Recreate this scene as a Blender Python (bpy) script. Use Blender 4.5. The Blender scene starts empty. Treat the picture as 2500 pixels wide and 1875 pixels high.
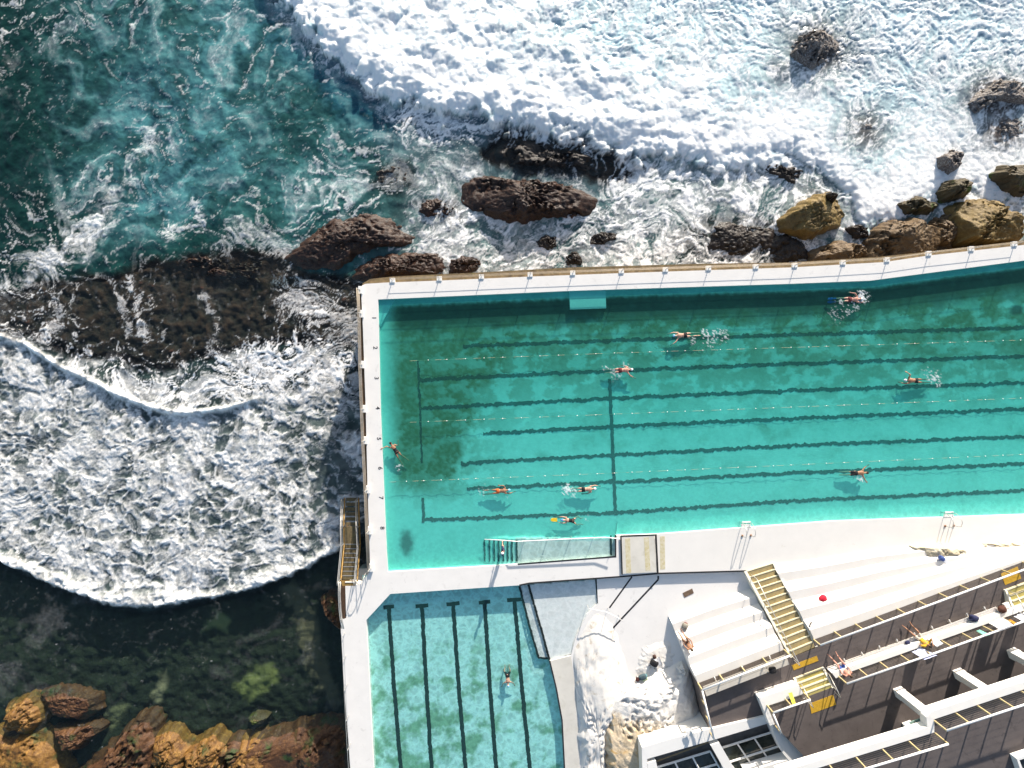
import bpy, bmesh, math, random
import numpy as np
from mathutils import Vector, Matrix
R = math.radians
random.seed(7)
SC = bpy.context.scene
COL = SC.collection

# ------------------------------------------------------------------ camera, sky, sun, exposure
CAM_H = 50.0            # metres above the pool deck (deck is z = 0)
PPM = 29.0              # photo pixels (2500 wide) per metre at deck level
cam_d = bpy.data.cameras.new('camera')
cam = bpy.data.objects.new('camera', cam_d); COL.objects.link(cam)
cam.location = (0, 0, CAM_H); cam.rotation_euler = (0, 0, 0)
cam_d.sensor_width = 36.0
cam_d.lens = 18.0 / ((1250 / PPM) / CAM_H)
cam_d.clip_end = 3000; cam_d.clip_start = 0.5
SC.camera = cam

SUN_EL = R(16.5)
SUN_DIR = Vector((0.29, 0.957))          # horizontal direction towards the sun
w = bpy.data.worlds.new('World'); SC.world = w; w.use_nodes = True
nt = w.node_tree; nt.nodes.clear()
sky = nt.nodes.new('ShaderNodeTexSky'); sky.sky_type = 'NISHITA'; sky.sun_disc = False
sky.sun_elevation = SUN_EL; sky.sun_rotation = math.atan2(SUN_DIR.x, SUN_DIR.y)
sky.air_density = 1.0; sky.dust_density = 1.2; sky.ozone_density = 1.0
bg = nt.nodes.new('ShaderNodeBackground'); bg.inputs['Strength'].default_value = 0.12
wo = nt.nodes.new('ShaderNodeOutputWorld')
nt.links.new(sky.outputs[0], bg.inputs[0]); nt.links.new(bg.outputs[0], wo.inputs[0])
sd = bpy.data.lights.new('sun', 'SUN'); sd.energy = 5.0; sd.angle = R(0.7); sd.color = (1.0, 0.92, 0.82)
sun = bpy.data.objects.new('sun', sd); COL.objects.link(sun)
sv = Vector((SUN_DIR.x * math.cos(SUN_EL), SUN_DIR.y * math.cos(SUN_EL), math.sin(SUN_EL)))
sun.rotation_euler = sv.to_track_quat('Z', 'Y').to_euler(); sun.location = (20, 60, 60)
vs = SC.view_settings; vs.view_transform = 'Standard'; vs.look = 'None'; vs.gamma = 1.0; vs.exposure = 0.80
vs.use_curve_mapping = False

# ------------------------------------------------------------------ placing: where a photo point lies at height z
def P(px, py, z=0.0):
    k = (CAM_H - z) / CAM_H / PPM
    return Vector(((px - 1250) * k, (937.5 - py) * k, z))
DS = 2500 / 2212.0
def D(u, v, z=0.0): return P(u * DS, v * DS, z)

# ------------------------------------------------------------------ naming
def tag(o, label=None, cat=None, group=None, kind=None):
    if label: o['label'] = label
    if cat: o['category'] = cat
    if group: o['group'] = group
    if kind: o['kind'] = kind
    return o
def empty(name, loc=(0, 0, 0), label=None, cat=None, group=None, rz=0.0):
    o = bpy.data.objects.new(name, None); COL.objects.link(o)
    o.location = loc; o.rotation_euler = (0, 0, rz); o.empty_display_size = 0.2
    return tag(o, label, cat, group)
def link(name, me, mat, parent=None):
    o = bpy.data.objects.new(name, me); COL.objects.link(o)
    if mat is not None and not me.materials: me.materials.append(mat)
    if parent is not None:
        o.parent = parent
        o.matrix_parent_inverse = parent_matrix(parent).inverted()
    return o
def parent_matrix(p):
    m = Matrix.Translation(p.location) @ p.rotation_euler.to_matrix().to_4x4()
    if p.parent is not None: m = parent_matrix(p.parent) @ p.matrix_parent_inverse @ m
    return m

class MB:
    """collects simple solids, world coordinates, into ONE mesh object"""
    def __init__(s): s.v = []; s.f = []
    def add(s, vs, fs):
        n = len(s.v); s.v += [tuple(v) for v in vs]; s.f += [tuple(i + n for i in f) for f in fs]; return s
    def box(s, c, size, rz=0.0, rot=None):
        c = Vector(c); h = Vector(size) / 2
        m = rot if rot is not None else Matrix.Rotation(rz, 3, 'Z')
        vs = [c + m @ Vector((x * h.x, y * h.y, z * h.z)) for z in (-1, 1) for y in (-1, 1) for x in (-1, 1)]
        return s.add(vs, [(0, 2, 3, 1), (4, 5, 7, 6), (0, 1, 5, 4), (2, 6, 7, 3), (0, 4, 6, 2), (1, 3, 7, 5)])
    def tube(s, pts, r, n=8, cap=True):
        pts = [Vector(p) for p in pts]; rings = []
        for i, p in enumerate(pts):
            a = pts[max(i - 1, 0)]; b = pts[min(i + 1, len(pts) - 1)]
            d = (b - a).normalized(); u = d.cross(Vector((0.31, 0.17, 0.93)))
            if u.length < 1e-3: u = d.cross(Vector((1, 0, 0)))
            u.normalize(); vv = d.cross(u); rr = r[i] if hasattr(r, '__len__') else r
            rings.append([p + u * (math.cos(t) * rr) + vv * (math.sin(t) * rr) for t in [2 * math.pi * k / n for k in range(n)]])
        vs = [q for rg in rings for q in rg]; fs = []
        for i in range(len(pts) - 1):
            for k in range(n):
                fs.append((i * n + k, i * n + (k + 1) % n, (i + 1) * n + (k + 1) % n, (i + 1) * n + k))
        if cap: fs += [tuple(reversed(range(n))), tuple(range((len(pts) - 1) * n, len(pts) * n))]
        return s.add(vs, fs)
    def prism(s, poly, z0, z1):
        """poly: list of xy (world), z0 bottom, z1 top (numbers or per-point lists)"""
        n = len(poly); area = sum(poly[i][0] * poly[(i + 1) % n][1] - poly[(i + 1) % n][0] * poly[i][1] for i in range(n))
        if area < 0:
            poly = poly[::-1]
            if hasattr(z0, '__len__'): z0 = z0[::-1]
            if hasattr(z1, '__len__'): z1 = z1[::-1]
        g = lambda z, i: z[i] if hasattr(z, '__len__') else z
        vs = [(p[0], p[1], g(z0, i)) for i, p in enumerate(poly)] + [(p[0], p[1], g(z1, i)) for i, p in enumerate(poly)]
        fs = [tuple(reversed(range(n))), tuple(range(n, 2 * n))] + [(i, (i + 1) % n, n + (i + 1) % n, n + i) for i in range(n)]
        return s.add(vs, fs)
    def prismP(s, pxs, ztop, zbot):
        return s.prism([tuple(P(x, y, ztop)[:2]) for x, y in pxs], zbot, ztop)
    def ball(s, c, r, n=8, m=6):
        c = Vector(c); r = Vector(r) if hasattr(r, '__len__') else Vector((r, r, r)); vs = []; fs = []
        for j in range(m + 1):
            th = math.pi * j / m
            for i in range(n):
                ph = 2 * math.pi * i / n
                vs.append(c + Vector((r.x * math.sin(th) * math.cos(ph), r.y * math.sin(th) * math.sin(ph), r.z * math.cos(th))))
        for j in range(m):
            for i in range(n):
                fs.append((j * n + i, (j + 1) * n + i, (j + 1) * n + (i + 1) % n, j * n + (i + 1) % n))
        return s.add(vs, fs)
    def build(s, name, mat, parent=None, smooth=False, bevel=0.0):
        me = bpy.data.meshes.new(name); me.from_pydata(s.v, [], s.f); me.validate(); me.update()
        bm = bmesh.new(); bm.from_mesh(me)
        bmesh.ops.recalc_face_normals(bm, faces=bm.faces)
        if bevel: bmesh.ops.bevel(bm, geom=[e for e in bm.edges if e.calc_face_angle(0) > 0.5], offset=bevel, segments=2, affect='EDGES', profile=0.7)
        bm.to_mesh(me); bm.free()
        if smooth: me.polygons.foreach_set('use_smooth', [True] * len(me.polygons))
        return link(name, me, mat, parent)

# ------------------------------------------------------------------ noise (numpy)
_rs = np.random.RandomState(11)
_perm = np.concatenate([_rs.permutation(512)] * 3)
_ang = _rs.rand(512).astype(np.float32) * 2 * np.pi
_gx, _gy = np.cos(_ang), np.sin(_ang)
_r1, _r2 = _rs.rand(512).astype(np.float32), _rs.rand(512).astype(np.float32)
def _h(ix, iy, s): return _perm[(_perm[(ix + s * 57) & 511] + iy + s * 13) & 511]
def perlin(x, y, s=0):
    x = np.asarray(x, np.float32); y = np.asarray(y, np.float32)
    xf = np.floor(x); yf = np.floor(y); ix = xf.astype(np.int32); iy = yf.astype(np.int32)
    fx = x - xf; fy = y - yf
    u = fx * fx * fx * (fx * (fx * 6 - 15) + 10); v = fy * fy * fy * (fy * (fy * 6 - 15) + 10)
    def g(a, b):
        h = _h(ix + a, iy + b, s); return _gx[h] * (fx - a) + _gy[h] * (fy - b)
    a = g(0, 0); b = g(1, 0); c = g(0, 1); d = g(1, 1)
    return 1.5 * ((a + (b - a) * u) + ((c + (d - c) * u) - (a + (b - a) * u)) * v)
def fbm(x, y, o=4, s=0, gain=0.5):
    t = 0; a = 1.0; n = 0
    for i in range(o):
        t = t + a * perlin(x * 2 ** i, y * 2 ** i, s + i * 3); n += a; a *= gain
    return t / n
def ridged(x, y, o=4, s=0, gain=0.55, sharp=1.0):
    t = 0; a = 1.0; n = 0
    for i in range(o):
        t = t + a * np.maximum(1 - np.abs(perlin(x * 1.9 ** i, y * 1.9 ** i, s + i * 3)), 0) ** sharp; n += a; a *= gain
    return t / n
def worley(x, y, s=0, rid=False):
    x = np.asarray(x, np.float32); y = np.asarray(y, np.float32)
    xf = np.floor(x); yf = np.floor(y); ix = xf.astype(np.int32); iy = yf.astype(np.int32)
    fx = x - xf; fy = y - yf
    f1 = np.full(x.shape, 9, np.float32); f2 = f1.copy(); cid = np.zeros(x.shape, np.float32)
    for a in (-1, 0, 1):
        for b in (-1, 0, 1):
            h = _h(ix + a, iy + b, s)
            d = np.sqrt((a + _r1[h] - fx) ** 2 + (b + _r2[h] - fy) ** 2)
            if rid: cid = np.where(d < f1, _r1[(h * 7 + 3) & 511], cid)
            f2 = np.minimum(f2, np.maximum(f1, d)); f1 = np.minimum(f1, d)
    return (f1, f2, cid) if rid else (f1, f2)
def sst(a, b, x):
    t = np.clip((x - a) / (b - a), 0, 1); return t * t * (3 - 2 * t)
def rank01(p):
    s = p.ravel(); sub = np.sort(s[::37]); return (np.searchsorted(sub, s) / len(sub)).reshape(p.shape).astype(np.float32)
def seg_dist(u, v, pts):
    d = np.full(u.shape, 1e9, np.float32)
    for (x0, y0), (x1, y1) in zip(pts[:-1], pts[1:]):
        dx, dy = x1 - x0, y1 - y0; L = dx * dx + dy * dy + 1e-9
        t = np.clip(((u - x0) * dx + (v - y0) * dy) / L, 0, 1)
        d = np.minimum(d, np.hypot(u - x0 - t * dx, v - y0 - t * dy))
    return d
def poly_sd(u, v, pts):
    """signed distance, positive inside"""
    ins = np.zeros(u.shape, bool); n = len(pts)
    for i in range(n):
        x0, y0 = pts[i]; x1, y1 = pts[(i + 1) % n]
        if y0 == y1: continue
        c = ((y0 > v) != (y1 > v)) & (u < (x1 - x0) * (v - y0) / (y1 - y0) + x0); ins ^= c
    d = seg_dist(u, v, list(pts) + [pts[0]])
    return np.where(ins, d, -d)
def table(rows, u, v, U=2212.0, V=1659.0):
    a = np.array([[int(c) for c in r.replace(' ', '')] for r in rows], np.float32) / 9.0
    nr, nc = a.shape
    x = np.clip(u / U * nc - 0.5, 0, nc - 1.001); y = np.clip(v / V * nr - 0.5, 0, nr - 1.001)
    ix = x.astype(int); iy = y.astype(int); fx = x - ix; fy = y - iy
    fx = fx * fx * (3 - 2 * fx); fy = fy * fy * (3 - 2 * fy)
    return (a[iy, ix] * (1 - fx) + a[iy, ix + 1] * fx) * (1 - fy) + (a[iy + 1, ix] * (1 - fx) + a[iy + 1, ix + 1] * fx) * fy

def grid_mesh(name, X, Y, Z, keep=None, attrs=None, mat=None, parent=None, smooth=True):
    ny, nx = X.shape
    idx = np.arange(ny * nx, dtype=np.int32).reshape(ny, nx)
    q = np.stack([idx[:-1, :-1], idx[:-1, 1:], idx[1:, 1:], idx[1:, :-1]], -1).reshape(-1, 4)
    if keep is not None:
        k = (keep[:-1, :-1] & keep[:-1, 1:] & keep[1:, 1:] & keep[1:, :-1]).ravel(); q = q[k]
    used = np.zeros(ny * nx, bool); used[q.ravel()] = True
    re = np.cumsum(used) - 1; q = re[q].astype(np.int32)
    co = np.stack([X, Y, Z], -1).reshape(-1, 3)[used].astype(np.float32)
    me = bpy.data.meshes.new(name)
    me.vertices.add(len(co)); me.vertices.foreach_set('co', co.ravel())
    me.loops.add(q.size); me.loops.foreach_set('vertex_index', q.ravel())
    me.polygons.add(len(q)); me.polygons.foreach_set('loop_start', np.arange(0, q.size, 4, dtype=np.int32))
    me.polygons.foreach_set('loop_total', np.full(len(q), 4, np.int32))
    me.polygons.foreach_set('use_smooth', np.full(len(q), smooth, bool))
    me.update(calc_edges=True)
    for k, a in (attrs or {}).items():
        if a.ndim == 3:
            at = me.attributes.new(k, 'FLOAT_COLOR', 'POINT')
            c = np.ones((len(co), 4), np.float32); c[:, :3] = a.reshape(-1, 3)[used]; at.data.foreach_set('color', c.ravel())
        else:
            at = me.attributes.new(k, 'FLOAT', 'POINT'); at.data.foreach_set('value', a.ravel()[used].astype(np.float32))
    return link(name, me, mat, parent)

# ------------------------------------------------------------------ materials
def new_mat(name):
    m = bpy.data.materials.new(name); m.use_nodes = True; nt = m.node_tree; nt.nodes.clear()
    o = nt.nodes.new('ShaderNodeOutputMaterial'); return m, nt, o
def N(nt, t, **k):
    n = nt.nodes.new(t)
    for a, b in k.items():
        if a.startswith('i_'): n.inputs[a[2:].replace('_', ' ')].default_value = b
        else: setattr(n, a, b)
    return n
def L(nt, a, b): nt.links.new(a, b)
def mixc(nt, fac, a, b, mode='MIX'):
    n = nt.nodes.new('ShaderNodeMix'); n.data_type = 'RGBA'; n.blend_type = mode
    for s, x in ((n.inputs[0], fac), (n.inputs[6], a), (n.inputs[7], b)):
        if hasattr(x, 'is_output') or hasattr(x, 'links') and not isinstance(x, (tuple, list)): L(nt, x, s)
        elif isinstance(x, (int, float)): s.default_value = x
        else: s.default_value = (*x[:3], 1)
    return n.outputs[2]
def math_(nt, op, a, b=None, clamp=False):
    n = nt.nodes.new('ShaderNodeMath'); n.operation = op; n.use_clamp = clamp
    for s, x in ((n.inputs[0], a), (n.inputs[1], b)):
        if x is None: continue
        if isinstance(x, (int, float)): s.default_value = x
        else: L(nt, x, s)
    return n.outputs[0]
def ramp(nt, fac, stops):
    n = nt.nodes.new('ShaderNodeValToRGB'); L(nt, fac, n.inputs[0]); e = n.color_ramp.elements
    while len(e) < len(stops): e.new(0.5)
    for x, (p, c) in zip(e, stops):
        x.position = p; x.color = (c, c, c, 1) if isinstance(c, (int, float)) else (*c, 1)
    return n.outputs[0]
def pos(nt): return nt.nodes.new('ShaderNodeNewGeometry').outputs['Position']
def noise(nt, scale, detail=5, rough=0.55, vec=None, dist=0.0):
    n = N(nt, 'ShaderNodeTexNoise', i_Scale=scale, i_Detail=detail, i_Roughness=rough, i_Distortion=dist)
    L(nt, vec if vec is not None else pos(nt), n.inputs['Vector']); return n.outputs['Fac']
def schlick(nt, nrm):
    lw = N(nt, 'ShaderNodeLayerWeight', i_Blend=.5); L(nt, nrm, lw.inputs['Normal'])
    return math_(nt, 'ADD', math_(nt, 'MULTIPLY', math_(nt, 'POWER', lw.outputs['Facing'], 5.0), .9), .02)
def surf(name, col, rough=0.7, var=0.12, scale=1.5, bump=0.0, bscale=12.0, metal=0.0, col2=None, spec=0.4, dirt=None, dscale=0.6, dlo=0.55, dhi=0.75):
    m, nt, o = new_mat(name)
    b = N(nt, 'ShaderNodeBsdfPrincipled', i_Roughness=rough, i_Metallic=metal)
    b.inputs['Specular IOR Level'].default_value = spec
    c2 = col2 if col2 is not None else tuple(x * (1 - 2.2 * var) for x in col)
    c = mixc(nt, ramp(nt, noise(nt, scale, 7, 0.62), [(0.3, 0.0), (0.7, 1.0)]), col, c2)
    if dirt is not None:
        c = mixc(nt, ramp(nt, noise(nt, dscale, 9, 0.7, dist=0.4), [(dlo, 0.0), (dhi, 1.0)]), c, dirt)
    L(nt, c, b.inputs['Base Color'])
    if bump:
        bp = N(nt, 'ShaderNodeBump', i_Strength=bump, i_Distance=0.05)
        L(nt, noise(nt, bscale, 8, 0.65), bp.inputs['Height']); L(nt, bp.outputs[0], b.inputs['Normal'])
    L(nt, b.outputs[0], o.inputs[0]); return m

M = {}
M['deck'] = surf('white_painted_concrete', (0.82, 0.785, 0.738), 0.75, 0.03, 0.8, 0.10, 18, dirt=(0.55, 0.52, 0.48), dscale=1.3, dlo=0.58, dhi=0.80)
M['sand_deck'] = surf('wet_cream_concrete', (0.70, 0.66, 0.58), 0.7, 0.08, 0.7, 0.1, 18, dirt=(0.5, 0.46, 0.36), dscale=0.9, dlo=0.55, dhi=0.8)
M['white'] = surf('white_paint', (0.82, 0.795, 0.75), 0.6, 0.02, 1.2, 0.05, 20)
M['cream'] = surf('cream_paint', (0.74, 0.70, 0.58), 0.6, 0.04, 1.2)
M['ledge'] = surf('weathered_stone_ledge', (0.22, 0.16, 0.085), 0.85, 0.2, 2.0, 0.6, 6, col2=(0.085, 0.06, 0.032), dirt=(0.14, 0.12, 0.04), dscale=2.5)
M['black'] = surf('black_line_paint', (0.02, 0.02, 0.022), 0.7, 0.1, 3)
M['line'] = surf('dark_lane_paint', (0.010, 0.035, 0.034), 0.8, 0.15, 2.5)
M['line2'] = surf('black_lane_paint', (0.012, 0.016, 0.016), 0.8, 0.15, 2.5)
M['brown_deck'] = surf('brown_concrete_paving', (0.125, 0.104, 0.097), 0.8, 0.12, 0.9, 0.1, 14, col2=(0.095, 0.078, 0.073), dirt=(0.06, 0.049, 0.046), dscale=1.6, dlo=0.56, dhi=0.72)
M['steel'] = surf('steel_rail', (0.55, 0.53, 0.49), 0.4, 0.05, 2, metal=0.5)
M['cable'] = surf('rail_infill_bar', (0.33, 0.27, 0.20), 0.5, 0.08, 2, metal=0.2)
M['postm'] = surf('tan_post_paint', (0.50, 0.40, 0.21), 0.5, 0.1, 2)
M['rail_white'] = surf('white_rail_paint', (0.85, 0.83, 0.80), 0.4, 0.02, 2)
M['tread'] = surf('olive_stair_tread', (0.40, 0.31, 0.15), 0.8, 0.15, 3, col2=(0.27, 0.21, 0.10), dirt=(0.18, 0.15, 0.08), dscale=4)
M['tread_y'] = surf('yellow_stair_tread', (0.50, 0.42, 0.14), 0.8, 0.15, 3, col2=(0.36, 0.31, 0.10), dirt=(0.22, 0.18, 0.06), dscale=4)
M['riser'] = surf('pale_stair_nosing', (0.66, 0.60, 0.42), 0.7, 0.08, 3)
M['timber'] = surf('weathered_timber', (0.16, 0.09, 0.045), 0.8, 0.2, 4)
M['timber_y'] = surf('orange_timber', (0.42, 0.25, 0.07), 0.7, 0.2, 4)
M['seat'] = surf('scuffed_white_paint', (.74, .71, .665), .7, .04, .7, .15, 10, col2=(.70, .66, .605), dirt=(.58, .54, .48), dscale=1.7, dlo=.60, dhi=.80)
# ------------------------------------------------------------------ sea
ZS = -4.5
kS = (CAM_H - ZS) / CAM_H / PPM
def uv_of(X, Y, z):
    k = (CAM_H - z) / CAM_H / PPM
    return (X / k + 1250) / DS, (937.5 - Y / k) / DS

def mat_sea():
    m, nt, o = new_mat('sea_water')
    tint = N(nt, 'ShaderNodeAttribute', attribute_name='tint').outputs['Color']
    foam = N(nt, 'ShaderNodeAttribute', attribute_name='foam').outputs['Fac']
    clar = N(nt, 'ShaderNodeAttribute', attribute_name='clar').outputs['Fac']
    p = pos(nt)
    n1 = noise(nt, 5.5, 8, 0.7, p, 0.6)
    # fine lace at the foam's edges
    e = math_(nt, 'MULTIPLY', math_(nt, 'SUBTRACT', n1, 0.5), 0.9)
    k = math_(nt, 'MULTIPLY', math_(nt, 'MULTIPLY', foam, math_(nt, 'SUBTRACT', 1.0, foam)), 4.0)
    f = math_(nt, 'ADD', foam, math_(nt, 'MULTIPLY', e, k), clamp=True)
    bp = N(nt, 'ShaderNodeBump', i_Strength=0.22, i_Distance=0.25)
    L(nt, noise(nt, 2.2, 7, 0.6, p, 0.5), bp.inputs['Height'])
    wtr = N(nt, 'ShaderNodeBsdfPrincipled', i_Roughness=0.12, i_IOR=1.33); wtr.inputs['Specular IOR Level'].default_value = 0.5
    L(nt, mixc(nt, ramp(nt, noise(nt, 0.55, 8, 0.62, p, 0.8), [(0.32, 0.0), (0.68, 1.0)]), mixc(nt, 1.0, tint, (0.55, 0.55, 0.6), 'MULTIPLY'), mixc(nt, 1.0, tint, (1.5, 1.5, 1.45), 'MULTIPLY')), wtr.inputs['Base Color'])
    L(nt, bp.outputs[0], wtr.inputs['Normal'])
    tr = N(nt, 'ShaderNodeBsdfTransparent'); tr.inputs[0].default_value = (0.80, 0.90, 0.86, 1)
    ms = N(nt, 'ShaderNodeMixShader'); L(nt, math_(nt, 'MULTIPLY', clar, 0.96), ms.inputs[0]); L(nt, wtr.outputs[0], ms.inputs[1]); L(nt, tr.outputs[0], ms.inputs[2])
    gl = N(nt, 'ShaderNodeBsdfGlossy', i_Roughness=0.18); L(nt, bp.outputs[0], gl.inputs['Normal'])
    fr = schlick(nt, bp.outputs[0])
    mg = N(nt, 'ShaderNodeMixShader'); L(nt, math_(nt, 'MULTIPLY', fr, clar), mg.inputs[0]); L(nt, ms.outputs[0], mg.inputs[1]); L(nt, gl.outputs[0], mg.inputs[2])
    fb = N(nt, 'ShaderNodeBump', i_Strength=0.40, i_Distance=0.10)
    L(nt, noise(nt, 4.0, 8, 0.65, p, 0.6), fb.inputs['Height'])
    fo = N(nt, 'ShaderNodeBsdfPrincipled', i_Roughness=0.8); fo.inputs['Base Color'].default_value = (0.90, 0.885, 0.865, 1); fo.inputs['Specular IOR Level'].default_value = 0.2
    fo.subsurface_method = 'BURLEY'; fo.inputs['Subsurface Weight'].default_value = .55; fo.inputs['Subsurface Radius'].default_value = (.8, .95, 1.0); fo.inputs['Subsurface Scale'].default_value = .35
    L(nt, fb.outputs[0], fo.inputs['Normal'])
    mf = N(nt, 'ShaderNodeMixShader'); L(nt, f, mf.inputs[0]); L(nt, mg.outputs[0], mf.inputs[1]); L(nt, fo.outputs[0], mf.inputs[2])
    L(nt, mf.outputs[0], o.inputs[0]); return m

FRONT_U = [560, 590, 650, 690, 720, 745, 770, 820, 870, 960, 1020, 1060, 1100, 1130, 1180, 1250, 1300, 1340, 1420, 1500, 1560, 1640, 1700, 1770, 1800, 1830, 1850, 1870, 1900, 1950, 2000, 2040, 2500]
FRONT_V = [-60, 0, 40, 90, 130, 150, 180, 205, 230, 250, 268, 272, 285, 278, 300, 310, 335, 345, 340, 350, 372, 360, 350, 372, 395, 440, 480, 500, 490, 470, 440, 430, 420]
LOW_U = [-300, -50, 0, 100, 220, 320, 450, 560, 650, 720, 800]
LOW_V = [1150, 1190, 1208, 1254, 1300, 1312, 1290, 1265, 1232, 1195, 1140]
CREST = [(-120, 670), (0, 725), (60, 745), (130, 790), (250, 850), (330, 880), (400, 893), (480, 885), (560, 862)]
FOAM_T = [
 '443334499999889898889999', '322234339999988887779999', '222333221699999887888999', '123422244433359998877899',
 '235323366553346666799988', '473234344899998766688854', '642311235589999877544444', '431211363000000000000000',
 '354336784000000000000000', '776677775000000000000000', '788778755000000000000000', '878778764000000000000000',
 '778777653000000000000000', '777887631000000000000000', '126764110000000000000000', '121112110000000000000000',
 '110011010000000000000000', '000000000000000000000000']
REEFS = [[(-150, 640), (20, 640), (90, 605), (250, 592), (370, 560), (480, 545), (620, 545), (650, 590), (800, 610), (800, 740), (690, 760), (600, 740), (450, 775), (350, 800), (200, 775), (60, 735), (-150, 700)],
         [(1040, 335), (1080, 300), (1130, 290), (1250, 315), (1330, 345), (1400, 372), (1310, 385), (1200, 372), (1060, 360)],
         [(1440, 500), (1520, 462), (1620, 470), (1700, 480), (1760, 520), (1760, 590), (1480, 590)],
         [(820, 360), (880, 350), (900, 400), (850, 420), (800, 405)],
         [(900, 430), (980, 420), (1010, 480), (960, 490)]]
G_POLY = [(-200, 1195), (0, 1215), (220, 1305), (320, 1318), (560, 1270), (720, 1180), (760, 1040), (790, 1040), (800, 1800), (-200, 1800)]

def sea_fields(X, Y):
    u, v = uv_of(X, Y, ZS)
    wx = fbm(X * .25, Y * .25, 3, 1); wy = fbm(X * .25 + 9, Y * .25, 3, 2)
    fx = fbm(X * 1.1, Y * 1.1, 3, 3); fy = fbm(X * 1.1, Y * 1.1 + 7, 3, 4)
    uw = u + 22 * wx + 9 * fx; vw = v + 22 * wy + 9 * fy
    den = table(FOAM_T, uw, vw)
    # breaker
    fr = np.interp(u, FRONT_U, FRONT_V).astype(np.float32)
    f1a, _ = worley(X * .55 + .3 * wx, Y * .55 + .3 * wy, 5)
    f1b, _ = worley(X * 1.2 + .3 * wx, Y * 1.2, 6); f1c, _ = worley(X * 2.8, Y * 2.8, 8)
    d = fr - v + 44 * (0.5 - f1a) + 24 * (.5 - f1b) + 10 * (.5 - f1c) + 6 * fx + 14 * wx
    inw = sst(-4, 7, d) * (u > 520)
    # low foam field
    lowv = np.interp(u, LOW_U, LOW_V).astype(np.float32)
    dl = lowv - v + 7 * fx + 6 * wx
    inl = sst(-5, 5, dl)
    west = sst(830, 790, u) * sst(500, 620, v)
    den = np.where(v > 1000, den * inl + (1 - inl) * np.minimum(den, 0.10), den)
    dc = seg_dist(u + 6 * wx, v + 8 * wy + 5 * fx, CREST)
    cv = np.interp(u, [p[0] for p in CREST], [p[1] for p in CREST])
    above = v < cv
    crest = sst(11, 1, dc) * sst(600, 480, u + 40 * wx) * np.clip(.8 + .9 * fx, .35, 1)
    rim = sst(-3, 5, dl + 3 * fy) * sst(34, 0, dl + 26 * wx + 16 * fx) * np.clip(.85 + .6 * wy, .4, 1) * (v > 900) * (u < 770)
    # patterns: strands drawn out along a wandering current, film, lace with holes
    bx = fbm(X * .13, Y * .13, 3, 15); by = fbm(X * .13 + 3, Y * .13, 3, 17)
    gx = fbm(X * 2.6, Y * 2.6, 2, 19); gy = fbm(X * 2.6 + 5, Y * 2.6, 2, 21)
    A = X + 5.0 * bx + 1.0 * wx + .55 * fx + .14 * gx; B = Y + 5.0 * by + 1.0 * wy + .55 * fy + .14 * gy
    rs = rank01(.55 * ridged(A * .30, B * .62, 4, 20, .6, 1.5) + .45 * ridged(A * .8 + 1.2 * wx, B * 1.35, 4, 31, .62, 2.2))
    r2 = rank01(ridged(A * 1.1 + .4 * fy, B * 1.6, 4, 37, .65, 2.5))
    r3 = rank01(ridged(A * 2.3 + .5 * fx, B * 2.9, 3, 45, .7, 2))
    film = rank01(fbm(A * .28, B * .36, 5, 25, .6))
    f1, f2, i1 = worley(X * .74 + .7 * wx + .42 * fx + .09 * gx, Y * .90 + .7 * wy + .42 * fy + .09 * gy, 41, True)
    g1, g2, i2 = worley(X * 1.75 + .6 * wx + .6 * fx + .26 * gx, Y * 2.0 + .6 * fy + .26 * gy, 47, True)
    opn = sst(-.25, .35, fbm(X * .22, Y * .22, 3, 57) + .25 * sst(.5, .15, film))
    h1 = sst(.04, .30, f2 - f1) * sst(.55, .85, i1 + .3 * wx + .35 * opn); h2 = sst(.04, .40, g2 - g1) * sst(.45, .85, i2 + .3 * fx + .25 * opn)
    cells = 1 - np.maximum((.55 + .35 * opn) * h1, (.36 + .4 * opn) * h2)
    fine = .5 + .5 * np.clip(fbm(A * 3.2, B * 3.2, 3, 52) * 1.8, -1, 1)
    cellw = sst(600, 760, v) * (u < 820) * inl * sst(cv - 45, cv + 25, v + 14 * wx)
    west = np.maximum(cellw, sst(620, 700, v) * inl * (u < 830) * sst(430, 560, u))
    reef = np.zeros_like(X)
    for pl in REEFS[:2]: reef = np.maximum(reef, sst(-20, 14, poly_sd(uw, vw, pl)))
    reef = reef * (1 - cellw) * (1 - inw)
    d1 = np.clip(den, 0, 1) * (1 - .45 * reef)
    soft = np.where(inw > .5, .2, .30)
    strands = sst(1 - d1 * .92, 1 - d1 * .92 + soft, rs)
    veil = .50 * (1 - .9 * reef) * sst(1 - d1 * .8 - .1, 1 - d1 * .8 + .35, film)
    thread = .75 * sst(1 - d1 * .55, 1 - d1 * .55 + .25, r2) * sst(.05, .5, d1)
    foam = np.clip(np.maximum(np.maximum(strands, thread), veil) * (.62 + .5 * fine), 0, 1)
    openw = sst(665, 575, v + 60 * wy) * sst(60, -60, u - (640 + 300 * sst(0, 400, v)) + 80 * wx)
    fo_open = np.clip(np.maximum(.60 * sst(1 - d1 * .5, 1 - d1 * .5 + .22, rs), .34 * sst(1 - d1 * .8, 1 - d1 * .8 + .6, film)) * (.4 + .8 * fine), 0, 1)
    foam = foam * (1 - openw) + fo_open * openw
    # surf between rocks and wall: streaky with plenty of half-clear water
    rz = sst(860, 960, u + 60 * wx) * (1 - inw) * sst(270, 370, v + 40 * wy) * sst(720, 660, v)
    fr_ = np.clip((.30 + .75 * sst(.30, .85, rs) + .35 * sst(.6, .98, r2) - .35 * sst(.55, .1, film)) * (.55 + .6 * fine), 0, 1) * sst(.12, .75, d1 + .25 * (film - .5))
    foam = foam * (1 - rz) + fr_ * rz
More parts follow.
